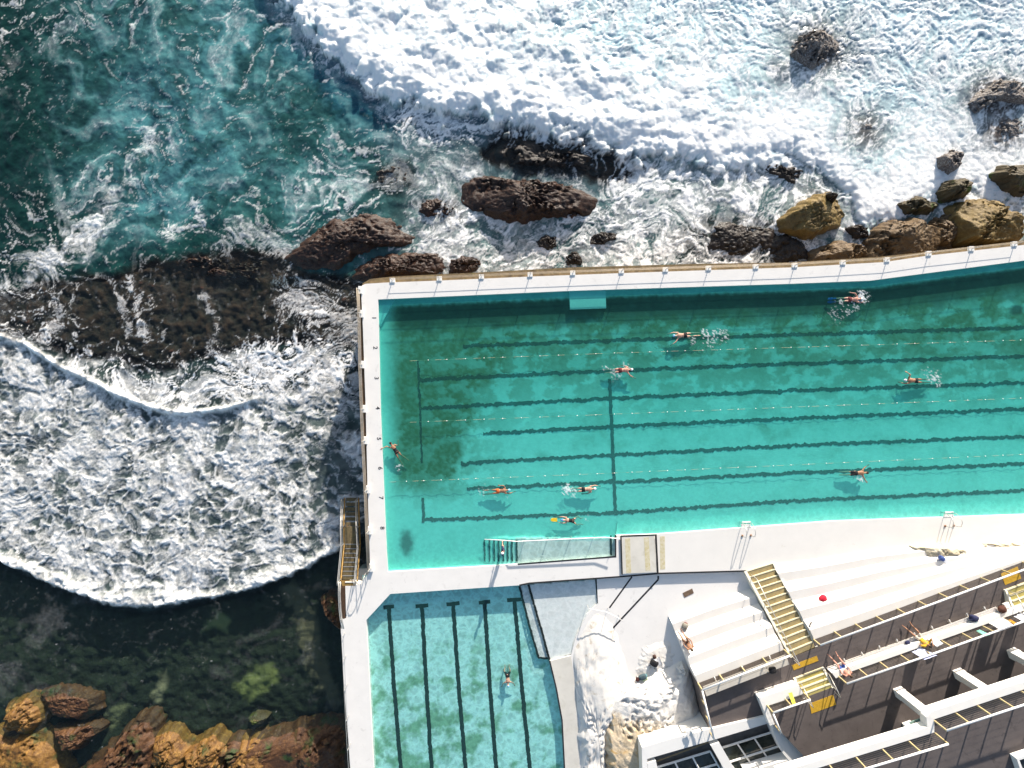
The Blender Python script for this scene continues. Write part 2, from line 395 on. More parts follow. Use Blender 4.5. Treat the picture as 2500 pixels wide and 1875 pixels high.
    fc = np.clip(cells * (.46 + .32 * fine) + .34 * (rs - .5) + .20 * (r2 - .5) + .14 * (r3 - .5) - .45 * sst(.62, .15, film) * sst(.85, .5, d1), 0, 1) * sst(.0, .45, d1)
    foam = foam * (1 - cellw) + fc * cellw
    # flecks of spume
    sp = perlin(X * 2.7, Y * 2.7, 60) + .6 * perlin(X * 5.3, Y * 5.3, 61)
    spd = sst(.0, .5, fbm(X * .2, Y * .2, 4, 62) + .12) * sst(660, 580, v + 50 * wy) * sst(980, 860, u)
    foam = np.maximum(foam, .30 * sst(.66, 1.05, sp) * spd * (1 - inw) * (.4 + .9 * fine))
    spg = sst(1100, 1160, v) * (1 - inl)
    foam = foam * (1 - .78 * spg)
    foam = np.maximum(foam, .26 * sst(.80, 1.05, sp) * sst(.15, .5, fbm(X * .3, Y * .3, 3, 64) + .1) * spg)
    wis = seg_dist(u + 18 * wx + 12 * fx, v + 18 * wy + 12 * fy, [(20, 1450), (60, 1400), (110, 1350), (160, 1310)])
    foam = np.maximum(foam, .08 * sst(24, -4, wis + 50 * (.5 - film)) * fine * spg)
    # the long streak at the left and curls above the reef
    st = seg_dist(u + 16 * wx + 12 * fx, v + 14 * wy + 10 * fy, [(60, 605), (110, 560), (165, 525), (210, 470), (245, 425)])
    foam = np.maximum(foam, np.clip(sst(44, -4, st + 50 * (.55 - film) + 26 * (.5 - rs)) * (.22 + .85 * fine + .3 * (r2 - .5)), 0, .88))
    st = seg_dist(u + 18 * wx + 14 * fx, v + 14 * wy + 12 * fy, [(245, 425), (290, 380), (310, 330), (330, 295)])
    foam = np.maximum(foam, np.clip(sst(36, 0, st + 60 * (.5 - film) + 34 * (.5 - rs)) * (.05 + .8 * fine), 0, .6))
    for pth, w_, k_ in [([(640, 640), (700, 690), (770, 700)], 26, .6), ([(280, 610), (300, 680), (320, 740)], 9, .7), ([(240, 600), (262, 650), (280, 720)], 6, .5), ([(120, 640), (130, 690), (100, 740)], 9, .6), ([(420, 440), (440, 490), (360, 500)], 8, .8), ([(500, 520), (560, 495), (620, 545)], 16, .5), ([(440, 640), (470, 700), (450, 760)], 5, .4)]:
        st = seg_dist(u + 12 * wx + 12 * fx, v + 12 * wy + 12 * fy, pth); foam = np.maximum(foam, k_ * sst(w_ * 1.6, -1, st + 2.6 * w_ * (.5 - r2) + 1.6 * w_ * (.5 - film)) * (.25 + .9 * fine))
    foam = np.maximum(foam, np.maximum(crest * .95, rim * (.55 + .45 * fine)))
    # breaker foam
    thin = fbm(X * .3 + .4 * wx, Y * .3, 4, 70)
    fw = .83 + .24 * (fine - .5) + .16 * (rs - .5) - sst(40, 120, d) * .20 * sst(.5, .1, r2) - .20 * sst(.0, .5, thin) * sst(50, 150, d)
    lace = sst(110, 260, d + 40 * wx) * sst(850, 1400, u + .7 * v)
    fw = fw - lace * (.30 * sst(.60, .12, rs) + .26 * sst(.6, .05, r2) + .26 * sst(.7, .1, r3) + .10 * (1 - fine) + .15 * sst(.5, .1, film) - .10)
    fw = np.where(d < 90, np.maximum(fw, .90), fw)
    fw = fw * sst(-12, 26, d + 34 * (rs - .5) + 12 * (r2 - .5)) 
    foam = np.maximum(foam * (1 - inw), 0) + np.clip(fw, 0, 1) * inw
    edge = sst(-46, -2, d) * (1 - inw) * (u > 560)
    foam = np.maximum(foam, edge * (.15 + .85 * sst(.45, .95, .5 * rs + .5 * r2)) * (.5 + .6 * fine))
    for cx, cy, rr, amt in [(1600, 205, 60, .55), (1830, 285, 80, .45), (1225, 55, 50, .4), (1660, 140, 70, .4), (1905, 320, 60, .35), (1500, 60, 60, .35), (1400, 150, 80, .2), (1970, 200, 80, .25), (1340, 90, 60, .25), (880, 90, 60, .15), (1120, 170, 60, .15)]:
        foam = foam - inw * amt * np.exp(-((uw - cx) ** 2 + (vw - cy) ** 2) / rr ** 2) * sst(.95, .2, rs)
    # streaming veils over the rocks awash
    awash = np.zeros_like(X)
    for cx, cy, rr, k in [(1765, 110, 85, .9), (1700, 150, 60, .5), (2150, 215, 80, .9), (2160, 285, 80, .8), (1870, 278, 60, .7), (2055, 345, 40, .5), (1110, 320, 60, .7), (1230, 335, 60, .8), (1330, 365, 50, .7)]:
        awash = np.maximum(awash, k * np.exp(-((uw - cx) ** 2 + 1.4 * (vw - cy) ** 2) / rr ** 2))
    foam = foam - awash * (.75 * sst(.85, .25, .5 * rs + .5 * r2) + .12)
    foam = np.clip(foam, 0, 1)
    # ---- relief
    wXr, wYr = A, B
    def dome(fq, sd, wa): return np.clip(1 - (worley(X * fq + wa * wx + .3 * wa * fx, Y * fq + wa * wy + .3 * wa * fy, sd)[0] / .85) ** 2, 0, 1) ** .5
    s1 = dome(.40, 80, .25); s2 = dome(.85, 83, .22); s3 = dome(1.9, 86, .25); s4 = dome(3.6, 88, .25)
    hgt = np.interp(u, [560, 650, 800, 1100, 1400, 1650, 1900, 2100], [.30, .45, .55, .58, .55, .42, .28, .15])
    prof = sst(-6, 60, d) * (0.35 + .65 * np.exp(-(np.maximum(d - 60, 0) / 130) ** 2))
    bil = inw * sst(-4, 14, d) * (.22 + .78 * sst(360, 140, d)) * (.75 + .5 * sst(-.3, .4, thin))
    dz = hgt * prof * inw * (.8 + .35 * fbm(X * .2, Y * .2, 2, 90))
    dz = dz + bil * ((.34 * s1 + .18 * s2) * sst(1800, 1200, u) + .05 * s2 + .08 * s3 + .04 * s4)
    dz = dz + inw * (1 - bil) * (.14 * (rs - .5) + .09 * r2 + .05 * r3)
    chop = .16 * fbm(X * .28, Y * .28, 4, 100) + .06 * fbm(X * 1.1 + .4 * wx, Y * 1.1, 3, 104)
    calm = np.where(v > 1000, 1 - .8 * (1 - inl), 1)
    dz = dz + (1 - inw) * (chop * 1.3 * calm + .10 * foam * (.3 + .7 * fine))
    dz = dz + .26 * crest + .14 * sst(45, 3, dc) * above * sst(600, 500, u) + rim * (.20 + .20 * s2 + .12 * s3 + .05 * s4)
    dz = dz + .09 * cellw * (foam - .5)
    swell = .25 * np.exp(-((uw - (300 + .5 * vw)) / 90) ** 2) * (v < 600) * (u < 900)
    dz = dz + swell
    # ---- colour of the water body, with the breaker's shadow painted in
    deep = np.array([.0045, .026, .022]); teal = np.array([.026, .092, .094]); brt = np.array([.060, .185, .205]); blue = np.array([.010, .060, .095])
    grey = np.array([.10, .155, .155]); mint = np.array([.42, .55, .575]); dk = np.array([.028, .046, .042])
    def lerp(a, b, t): return a + (b - a) * t[..., None]
    big = fbm(X * .12, Y * .12, 4, 110)
    t0 = np.clip(sst(-40, 330, u - .15 * v) * .85 + .55 * big + .05, 0, 1)
    c = lerp(np.broadcast_to(deep, X.shape + (3,)), teal, t0)
    db = seg_dist(uw, vw, [(560, -40), (520, 90), (440, 180), (360, 260), (420, 350), (300, 420)])
    c = lerp(c, brt, sst(190, 20, db) * np.clip(.75 + .8 * big, 0, 1))
    c = lerp(c, teal * 1.15, sst(130, 20, seg_dist(uw, vw, [(520, 460), (640, 400), (700, 330)])) * .8)
    dbl = (fr - v)
    c = lerp(c, blue, sst(-150, -60, dbl) * (u > 560) * (u < 1400) * .85)  # breaker's cast shadow painted as dark blue water ahead of its front
    c = lerp(c, brt * .8, sst(70, 10, seg_dist(uw, vw, [(560, -40), (620, 40), (670, 110)])) * .7)
    c = lerp(c, np.array([.085, .23, .235]), np.clip(sst(.45, .95, film) * sst(0, 250, u) * sst(640, 420, v) * (u < 900) * .55, 0, 1))
    c = lerp(c, deep * 1.3, np.clip(sst(.40, .05, film) * (v < 620) * (u < 900) * .55, 0, 1))
    c = lerp(c, deep, sst(120, 10, seg_dist(uw, vw, [(0, 260), (30, 330), (10, 520), (40, 640)])) * .8)
    c = lerp(c, deep * 1.5, sst(90, 10, seg_dist(uw, vw, [(250, 600), (420, 540), (560, 500)])) * .8)
    c = lerp(c, grey, sst(760, 900, u) * sst(250, 340, v) * (1 - inw) * .75 * np.clip(.8 + big, 0, 1))
    c = lerp(c, mint, inw * sst(0, 20, d))
    c = lerp(c, np.array([.075, .060, .052]), np.clip(awash * 1.3, 0, 1))
    c = lerp(c, np.array([.016, .013, .010]), np.clip(reef * 1.2, 0, 1))
    c = lerp(c, dk, sst(640, 760, v) * (u < 830) * (1 - reef))
    c = lerp(c, np.array([.105, .130, .128]), cellw * np.clip(.45 + .9 * fbm(X * .5, Y * .5, 3, 115), 0, 1))
    # ---- how clear: the sea bed shows through where it is shallow and calm
    clar = np.zeros_like(X)
    for i, pl in enumerate(REEFS): clar = np.maximum(clar, sst(-16, 14, poly_sd(uw, vw, pl)) * (1 - inw * .9) * (1.0 if i < 2 else .85))
    clar = np.maximum(clar, sst(-8, 10, poly_sd(u, v, G_POLY)) * (1 - inl) * .97)
    clar = np.maximum(clar, .55 * west * sst(700, 780, v) * (1 - cellw))
    return dz, foam, c, clar, (u, v)

def build_sea():
    s = 0.095
    xs = np.arange(-49, 49.01, s); ys = np.arange(-37, 37.01, s)
    ox = 49 + np.cumsum(np.linspace(.12, 1.6, 60)); oy = 37 + np.cumsum(np.linspace(.12, 1.6, 60))
    far = np.array([130, 200, 400, 900.])
    xs = np.concatenate([-far[::-1], -ox[::-1], xs, ox, far]).astype(np.float32); ys = np.concatenate([-far[::-1], -oy[::-1], ys, oy, far]).astype(np.float32)
    X, Y = np.meshgrid(xs, ys)
    keep = ~((X > -10.5) & (Y < 6.5) & (X < 54)) | (Y > 12.0)
    keep &= ~((X > 12) & (Y < 8) & (X < 54))
    dz, foam, c, clar, _ = sea_fields(X, Y)
    r = np.maximum(np.abs(X) - 49, np.abs(Y) - 37); f = sst(60, 12, r)
    foam = foam * f; dz = dz * f; clar = clar * f
    c = c * f[..., None] + np.array([.02, .085, .095]) * (1 - f[..., None])
    o = grid_mesh('sea', X, Y, ZS + dz, keep, {'foam': foam, 'clar': clar, 'tint': c.astype(np.float32)}, mat_sea())
    tag(o, kind='structure')

def build_seabed():
    xs = np.concatenate([[-900, -70], np.arange(-50, 50.1, .16), [70, 900]]); ys = np.concatenate([[-900, -60], np.arange(-38, 38.1, .16), [60, 900]])
    X, Y = np.meshgrid(xs.astype(np.float32), ys.astype(np.float32))
    u, v = uv_of(X, Y, -5.1)
    wx = fbm(X * .3, Y * .3, 4, 201); wy = fbm(X * .3, Y * .3 + 5, 4, 203)
    uw = u + 26 * wx; vw = v + 26 * wy
    h = -7.0 + .4 * fbm(X * .3, Y * .3, 4, 205)
    n = fbm(X * 1.2, Y * 1.2, 5, 207); n2 = ridged(X * .7 + wx, Y * .7 + wy, 4, 209)
    base = np.array([.008, .016, .007]); brown = np.array([.024, .014, .010]); red = np.array([.060, .026, .015]); blk = np.array([.010, .009, .007])
    def lerp(a, b, t): return a + (b - a) * t[..., None]
    c = np.broadcast_to(base, X.shape + (3,)) * (1 + .8 * n[..., None])
    g = sst(-10, 20, poly_sd(u, v, G_POLY))
    h = h + g * (1.35 + .3 * n)
    c = lerp(c, np.array([.016, .026, .010]), g * sst(.1, .6, n + .15 * wx) * .8)
    c = lerp(c, np.array([.10, .09, .045]), g * sst(.45, .75, fbm(X * 2.2, Y * 2.2, 4, 213) + .25 * wx) * .45)
    for pl, col, k in [([(505, 1490), (545, 1445), (580, 1438), (602, 1475), (575, 1500), (535, 1528)], (.13, .145, .045), .99),
                       ([(302, 1562), (325, 1490), (352, 1455), (350, 1500), (322, 1560)], (.24, .22, .13), .8),
                       ([(195, 1578), (235, 1530), (275, 1530), (235, 1585)], (.20, .20, .10), .7),
                       ([(425, 1375), (465, 1325), (492, 1345), (485, 1372), (450, 1362)], (.20, .22, .09), .8),
                       ([(590, 1270), (640, 1250), (690, 1350), (720, 1480), (690, 1520), (650, 1440), (620, 1330)], (.17, .14, .085), .6),
                       ([(690, 1480), (730, 1470), (740, 1530), (715, 1560)], (.17, .15, .10), .5)]:
        sd_ = poly_sd(u + 10 * wx + 9 * n, v + 10 * wy + 7 * n, pl)
        c = lerp(c, np.array(col), sst(-6, 7, sd_ + (14 * n - 6 if k < .7 else 4 * n)) * g * k)
    for pl in REEFS:
        r = sst(-14, 16, poly_sd(uw, vw, pl))
        h = np.maximum(h, -7 + r * (2.24 + .24 * n + .40 * (n2 - .6) + .10 * fbm(X * 3.5, Y * 3.5, 3, 217)))
        cc = lerp(lerp(np.broadcast_to(blk, X.shape + (3,)), brown, np.clip(.5 + 1.3 * n, 0, 1)), red, sst(.1, .6, n2 - .45 + .5 * n + .25 * sst(620, 560, v)) * .8)
        c = c * (1 - r[..., None]) + cc * r[..., None]
    m, nt, o = new_mat('sea_bed_rock')
    b = N(nt, 'ShaderNodeBsdfPrincipled', i_Roughness=.85)
    L(nt, N(nt, 'ShaderNodeAttribute', attribute_name='tint').outputs['Color'], b.inputs['Base Color'])
    bp = N(nt, 'ShaderNodeBump', i_Strength=.9, i_Distance=.15); L(nt, noise(nt, 4, 8, .7), bp.inputs['Height']); L(nt, bp.outputs[0], b.inputs['Normal'])
    L(nt, b.outputs[0], o.inputs[0])
    ob = grid_mesh('seabed', X, Y, np.minimum(h, -4.25), None, {'tint': c}, m)
    tag(ob, kind='structure')

# ------------------------------------------------------------------ rocks
def rock_mat(name, c1, c2, c3, spk=(.30, .26, .2), wet=.5, moss=None, sp=.70):
    m, nt, o = new_mat(name); p = pos(nt)
    b = N(nt, 'ShaderNodeBsdfPrincipled', i_Roughness=wet); b.inputs['Specular IOR Level'].default_value = .35
    c = mixc(nt, ramp(nt, noise(nt, .9, 9, .68, p, .5), [(.35, 0), (.65, 1)]), c1, c2)
    c = mixc(nt, ramp(nt, noise(nt, 2.6, 9, .75, p, .8), [(.50, 0), (.68, 1)]), c, c3)
    c = mixc(nt, ramp(nt, noise(nt, 11, 6, .8, p), [(sp - .08, 0), (sp + .03, 1)]), c, spk)
    if moss: c = mixc(nt, ramp(nt, noise(nt, .7, 6, .6, p), [(.56, 0), (.68, 1)]), c, moss)
    L(nt, c, b.inputs['Base Color'])
    bp = N(nt, 'ShaderNodeBump', i_Strength=.9, i_Distance=.12)
    L(nt, math_(nt, 'ADD', noise(nt, 3.2, 10, .72, p, .4), math_(nt, 'MULTIPLY', noise(nt, 14, 4, .6, p), .25)), bp.inputs['Height']); L(nt, bp.outputs[0], b.inputs['Normal'])
    L(nt, b.outputs[0], o.inputs[0]); return m
RM = {
 'wet': rock_mat('wet_brown_rock', (.042, .020, .012), (.018, .010, .008), (.085, .038, .020), spk=(.17, .10, .06), sp=.66, wet=.30),
 'dark': rock_mat('black_wet_rock', (.026, .019, .015), (.016, .012, .010), (.055, .038, .026), spk=(.2, .19, .18), wet=.28),
 'wash': rock_mat('surf_washed_rock', (.13, .10, .08), (.07, .052, .042), (.24, .21, .19), spk=(.55, .55, .55), sp=.60),
 'ochre': rock_mat('ochre_boulder', (.20, .135, .040), (.105, .066, .022), (.27, .20, .075), spk=(.34, .28, .15)),
 'tan': rock_mat('tan_boulder', (.15, .098, .050), (.085, .054, .028), (.22, .155, .085), spk=(.3, .24, .16)),
 'olive': rock_mat('olive_boulder', (.075, .056, .024), (.045, .033, .016), (.115, .09, .042), moss=(.06, .10, .015)),
 'orange': rock_mat('orange_brown_boulder', (.21, .105, .022), (.065, .028, .009), (.34, .19, .045), spk=(.42, .33, .14), moss=(.045, .055, .012)),
 'rust': rock_mat('rusty_brown_boulder', (.085, .038, .015), (.045, .020, .010), (.15, .075, .028), moss=(.03, .055, .012)),
}
def rock(pl, z1, mat, label, seed, z0=-4.9, group='boulders in the surf', pw=2.6, facet=1.0, rough=.22, name='boulder', cat='boulder', fine=.13, tilt=(0, 0), tops=None, K=38, Mn=132, coords=D, grow=1.0):
    rs = np.random.RandomState(seed)
    zm = (z0 + z1) / 2
    cx_ = sum(p[0] for p in pl) / len(pl); cy_ = sum(p[1] for p in pl) / len(pl)
    pl = [(cx_ + (x - cx_) * grow, cy_ + (y - cy_) * grow) for x, y in pl]
    pts = np.array([tuple(coords(x, y, zm)[:2]) for x, y in pl])
    seg = np.roll(pts, -1, 0) - pts; ln = np.hypot(seg[:, 0], seg[:, 1]); cum = np.concatenate([[0], np.cumsum(ln)])
    t = np.arange(Mn) / Mn * cum[-1]; i = np.clip(np.searchsorted(cum, t, side='right') - 1, 0, len(pts) - 1)
    o = pts[i] + seg[i] * ((t - cum[i]) / ln[i])[:, None]
    o = (np.roll(o, 1, 0) + 2 * o + np.roll(o, -1, 0)) / 4
    size = math.sqrt(abs(sum(pts[k][0] * pts[(k + 1) % len(pts)][1] - pts[(k + 1) % len(pts)][0] * pts[k][1] for k in range(len(pts)))) / 2)
    rad = o - o.mean(0); nn = fbm(o[:, 0] * 1.3 + seed, o[:, 1] * 1.3, 4, seed % 90)
    o = o + rad / (np.hypot(rad[:, 0], rad[:, 1])[:, None] + 1e-6) * (nn * .22 * size ** .5 + .05 * fbm(o[:, 0] * 4, o[:, 1] * 4, 2, 9))[:, None]
    c = o.mean(0)
    ts = np.linspace(0, 1, K) ** .8
    Rg = c + (o[None] - c) * ts[1:, None, None]
    x = Rg[..., 0]; y = Rg[..., 1]
    T = np.repeat(ts[1:, None], Mn, 1)
    H = z1 - z0
    h = H * (1 - T ** pw)
    dx, dy = (x - c[0]) / size, (y - c[1]) / size
    for k in range(int(7 * facet)):
        a = rs.rand() * 6.28; sl = rs.uniform(.25, 1.1) * H; off = rs.uniform(.72, 1.05) * H
        h = np.minimum(h, off - sl * (math.cos(a) * dx + math.sin(a) * dy - .12))
    h = h + tilt[0] * dx * H + tilt[1] * dy * H
    q = 1.6 / max(size, .8); nz = fbm(x * 2.4, y * 2.4 + seed, 4, 33)
    h = h + (1 - T ** 6) * (rough * H * .75 * fbm(x * q + seed, y * q, 4, seed % 70) - rough * H * 1.6 * np.maximum(ridged(x * q * .9 + .35 * nz, y * q * .9 + seed + .35 * nz, 3, seed % 50) - .74, 0) * 3 + fine * nz + fine * .4 * fbm(x * 6, y * 6 + seed, 3, 35) - fine * .8 * np.maximum(ridged(x * 1.7 + .5 * nz, y * 1.2, 3, 44) - .78, 0) * 5)
    z = z0 + np.maximum(h, -.05)
    vs = [(c[0], c[1], z[0].mean())] + list(zip(x.ravel(), y.ravel(), z.ravel()))
    sk = c + (o - c) * 1.06
    vs += [(a, b, z0 - .5) for a, b in sk] + [(a, b, z0 - 2.2) for a, b in c + (o - c) * 1.1]
    fs = [(0, 1 + (k + 1) % Mn, 1 + k) for k in range(Mn)]
    for r in range(K):
        a0 = 1 + r * Mn; b0 = a0 + Mn
        fs += [(a0 + k, a0 + (k + 1) % Mn, b0 + (k + 1) % Mn, b0 + k) for k in range(Mn)]
    fs.append(tuple(1 + K * Mn + k for k in range(Mn)))
    me = bpy.data.meshes.new(name); me.from_pydata([tuple(map(float, q_)) for q_ in vs], [], fs); me.update()
    bm = bmesh.new(); bm.from_mesh(me); bmesh.ops.recalc_face_normals(bm, faces=bm.faces); bm.to_mesh(me); bm.free()
    me.polygons.foreach_set('use_smooth', [True] * len(me.polygons))
    ob = link(name, me, RM[mat] if isinstance(mat, str) else mat)
    return tag(ob, label, cat, group)

def build_rocks():
    S = 'boulders in the surf'; W = 'boulders piled at the sea wall'; B = 'boulders of the lower shore'
    r = rock
    r([(985, 395), (1005, 375), (1040, 368), (1100, 376), (1180, 380), (1250, 395), (1300, 420), (1308, 440), (1290, 465), (1240, 472), (1190, 470), (1130, 484), (1080, 480), (1040, 462), (1000, 455), (983, 425)], -2.7, 'wet', 'large wet brown rock standing in the surf between breaker and sea wall', 3, group=S, rough=.3, facet=.5)
    r([(600, 560), (640, 528), (680, 490), (720, 468), (790, 455), (850, 470), (898, 512), (880, 532), (820, 532), (780, 548), (720, 585), (650, 590)], -3.4, 'wet', 'broad brown rock hump with a foam rill, seaward of the pool corner', 4, group=S, grow=1.10, facet=.4)
    r([(770, 572), (815, 548), (880, 542), (950, 546), (972, 566), (960, 592), (870, 600), (790, 612), (750, 600)], -3.5, 'wet', 'flat reddish brown rock touching the sea wall near its corner', 5, group=S, grow=1.10, facet=.4)
    r([(970, 562), (1000, 548), (1040, 560), (1052, 580), (1000, 594), (968, 590)], -3.7, 'wet', 'small reddish rock against the sea wall beside the flat brown rock', 6, group=S, grow=1.10)
    r([(1152, 522), (1178, 502), (1205, 510), (1209, 535), (1185, 546), (1160, 536)], -3.9, 'dark', 'leftmost of three small dark rocks in the foam before the wall', 7, group=S)
    r([(1268, 512), (1300, 495), (1345, 500), (1342, 515), (1300, 531), (1268, 530)], -3.9, 'dark', 'oval dark rock in the foam, right of the three small ones', 8, group=S)
    r([(1216, 552), (1245, 539), (1264, 555), (1257, 574), (1223, 574)], -3.9, 'dark', 'small round dark rock nearest the sea wall among three', 9, group=S)
    r([(1500, 500), (1560, 474), (1610, 478), (1680, 490), (1690, 540), (1660, 556), (1580, 560), (1520, 540)], -4.0, 'dark', 'low black rock streaked with foam left of the yellow boulder', 10, group=S, grow=1.10, facet=.5, rough=.4)
    r([(1640, 360), (1665, 348), (1720, 363), (1768, 375), (1762, 397), (1720, 402), (1690, 388)], -3.8, 'dark', 'thin black rock at the foot of the breaking wave', 12, group=S, grow=1.10)
    r([(1690, 470), (1715, 448), (1770, 417), (1800, 413), (1832, 460), (1826, 478), (1790, 497), (1752, 512), (1700, 496)], -2.2, 'ochre', 'angular yellow ochre boulder standing apart near the sea wall', 13, group=W, grow=1.10, pw=4.5, facet=1.3, rough=.1)
    r([(1785, 418), (1798, 408), (1812, 420), (1805, 436), (1790, 432)], -2.0, 'dark', 'small dark knob of rock on the upper tip of the yellow boulder', 14, group=W, z0=-3.6)
    r([(2060, 432), (2110, 419), (2150, 424), (2195, 445), (2215, 470), (2225, 520), (2140, 535), (2070, 532), (2058, 470)], -1.6, 'ochre', 'biggest cracked ochre boulder at the right against the sea wall', 15, group=W, pw=4, facet=1.2, rough=.22)
    r([(1885, 512), (1922, 474), (1990, 464), (2022, 482), (2060, 505), (2072, 535), (2000, 556), (1880, 572)], -1.9, 'tan', 'wide tan boulder between the biggest ochre one and the flat slab', 118, group=W, grow=1.10, pw=3.2, facet=1.0, rough=.25)
    r([(1758, 540), (1818, 517), (1872, 530), (1895, 548), (1885, 572), (1760, 566)], -2.3, 'tan', 'flat tan slab of rock lying along the sea wall', 17, group=W, grow=1.10, pw=4)
    r([(1820, 490), (1850, 480), (1880, 490), (1885, 515), (1850, 520)], -3.6, 'dark', 'small black rock in the gap between yellow and tan boulders', 18, group=W)
    r([(1933, 440), (1985, 418), (2037, 440), (2020, 462), (1960, 462)], -3.0, 'olive', 'pointed dark olive rock left of the rounded one in the foam', 19, group=W, grow=1.10, pw=2)
    r([(2028, 412), (2046, 385), (2085, 378), (2107, 395), (2092, 426), (2040, 434)], -2.6, 'olive', 'rounded olive boulder with green top just above the biggest one', 20, group=W, grow=1.10)
    r([(2027, 338), (2058, 320), (2083, 326), (2082, 360), (2052, 377), (2030, 362)], -3.0, 'wash', 'grey brown rock half covered by foam above the olive boulders', 21, group=S, grow=1.15)
    r([(2143, 372), (2170, 352), (2215, 352), (2240, 400), (2215, 425), (2175, 408)], -2.4, 'olive', 'mossy green boulder at the right edge above the biggest ochre one', 22, group=W, grow=1.10)
    r([(1700, 112), (1718, 72), (1778, 58), (1822, 85), (1812, 128), (1764, 152), (1722, 138)], -3.0, 'wash', 'grey washed rock ringed by swirling foam far out in the surf', 23, group=S, grow=1.15, rough=.35, pw=2)
    r([(2083, 228), (2118, 190), (2170, 164), (2225, 172), (2235, 225), (2150, 215), (2110, 245)], -3.0, 'wash', 'grey washed rock in foam at the upper right edge', 24, group=S, grow=1.15, rough=.35, pw=2)
    r([(2090, 262), (2130, 238), (2180, 250), (2240, 262), (2240, 310), (2150, 300)], -3.9, 'wash', 'low rock awash under streaming foam below the upper right one', 25, group=S, grow=1.15, rough=.4, pw=2)
    r([(1838, 268), (1875, 258), (1905, 275), (1890, 292), (1850, 290)], -4.15, 'wash', 'small rock awash in the middle of the white surf', 26, group=S, grow=1.15, pw=2)
    # lower shore
    r([(78, 1502), (128, 1488), (200, 1508), (210, 1538), (172, 1562), (105, 1550)], -4.05, 'rust', 'rust brown oval boulder farthest from the shore at lower left', 31, group=B, facet=.6)
    r([(0, 1532), (50, 1511), (80, 1530), (88, 1565), (60, 1592), (0, 1590)], -3.2, 'orange', 'yellowish upright boulder at the left edge, above the largest one', 32, group=B)
    r([(-40, 1595), (60, 1580), (100, 1605), (135, 1680), (60, 1760), (-40, 1760)], -2.9, 'orange', 'largest orange boulder in the bottom left corner', 33, group=B, rough=.35)
    r([(103, 1582), (190, 1568), (212, 1582), (165, 1625), (130, 1630)], -3.4, 'rust', 'wedge shaped brown boulder right of the largest orange one', 34, group=B)
    r([(130, 1690), (200, 1650), (235, 1610), (285, 1560), (322, 1556), (335, 1600), (345, 1690), (250, 1760)], -2.9, 'rust', 'ridge shaped brown boulder with mossy seaward tip', 35, group=B, rough=.35)
    r([(325, 1600), (345, 1580), (375, 1590), (410, 1620), (405, 1690), (340, 1700), (318, 1650)], -2.9, 'orange', 'narrow ochre rock squeezed right of the ridge shaped boulder', 36, group=B)
    r([(385, 1625), (450, 1592), (500, 1618), (490, 1690), (420, 1720), (385, 1680)], -2.8, 'orange', 'ochre rock with a pointed seaward nose midway along the lower shore', 37, group=B)
    r([(475, 1660), (500, 1610), (540, 1600), (590, 1610), (590, 1700), (500, 1720)], -2.7, 'orange', 'rounded ochre rock left of the long one near the pool wall', 38, group=B)
    r([(565, 1630), (600, 1595), (640, 1578), (700, 1568), (748, 1580), (755, 1720), (580, 1720)], -2.8, 'rust', 'long brown rock running up to the pool wall at lower right', 39, group=B, rough=.35)
    r([(533, 1556), (553, 1546), (572, 1555), (562, 1570), (540, 1568)], -4.3, 'olive', 'tiny mossy rock alone in the dark water of the lower cove', 40, group=B, pw=2)
    r([(688, 1300), (708, 1284), (738, 1300), (740, 1370), (715, 1352), (697, 1330)], -3.6, 'rust', 'brown rock pressed against the pool wall below the sea stairs', 41, group=B)
    r([(150, 1720), (205, 1640), (270, 1622), (330, 1640), (380, 1612), (440, 1622), (520, 1600), (600, 1590), (680, 1574), (750, 1560), (770, 1720), (450, 1790)], -3.5, 'rust', 'craggy brown ledge from which the lower shore boulders rise, at the bottom edge', 50, group=B, pw=5, rough=.9, facet=.4, name='rock_ledge', cat='rock')
    r([(330, 560), (420, 545), (500, 540), (600, 560), (640, 590), (600, 618), (500, 610), (400, 600)], -4.25, 'wet', 'low dark reef just breaking the water left of the brown hump', 51, group=S, pw=1.6, rough=1.6, facet=.2, z0=-4.75, name='reef', cat='reef')
    r([(895, 425), (940, 415), (985, 420), (1000, 455), (975, 490), (930, 480), (890, 460)], -4.15, 'wet', 'low wet rock joining the large wet rock and the brown hump, awash', 52, group=S, pw=1.8, rough=.8)
    r([(800, 365), (850, 348), (895, 358), (900, 400), (850, 418), (805, 405)], -4.25, 'dark', 'dark rock awash above the broad brown hump', 53, group=S, pw=1.6, rough=.9)
    r([(1050, 330), (1085, 300), (1130, 288), (1170, 305), (1250, 320), (1330, 352), (1290, 372), (1180, 368), (1080, 358)], -3.75, 'dark', 'black rock shelf just under the face of the breaking wave', 54, group=S, pw=1.8, rough=.7, grow=1.05)
    r([(2010, 470), (2060, 450), (2075, 500), (2060, 545), (2015, 530)], -2.9, 'tan', 'shaded brown rock wedged between the tan and the biggest ochre boulder', 55, group=W)
    r([(1655, 505), (1700, 500), (1750, 520), (1765, 560), (1680, 580), (1640, 550)], -3.9, 'dark', 'black rock in the shade below the yellow boulder', 56, group=W)
# ------------------------------------------------------------------ pools and decks
ZW = -0.15       # water of the lap pool
ZK = -0.33       # water of the small pool
TOP_OUT = [(881, 702), (884, 697), (892, 693), (940, 690), (1073, 685), (1277, 676), (1514, 667), (1718, 660), (1932, 653), (2158, 640), (2266, 624), (2500, 598), (2580, 589), (2900, 553)]
TOP_IN = [(923, 731), (1390, 710), (1921, 693), (2125, 685), (2500, 636), (2580, 625), (2900, 577)]
BOT = [(895, 1404), (947, 1398), (1264, 1380), (1503, 1362), (1505, 1312), (1600, 1309), (2033, 1276), (2500, 1260), (2580, 1258), (2900, 1248)]

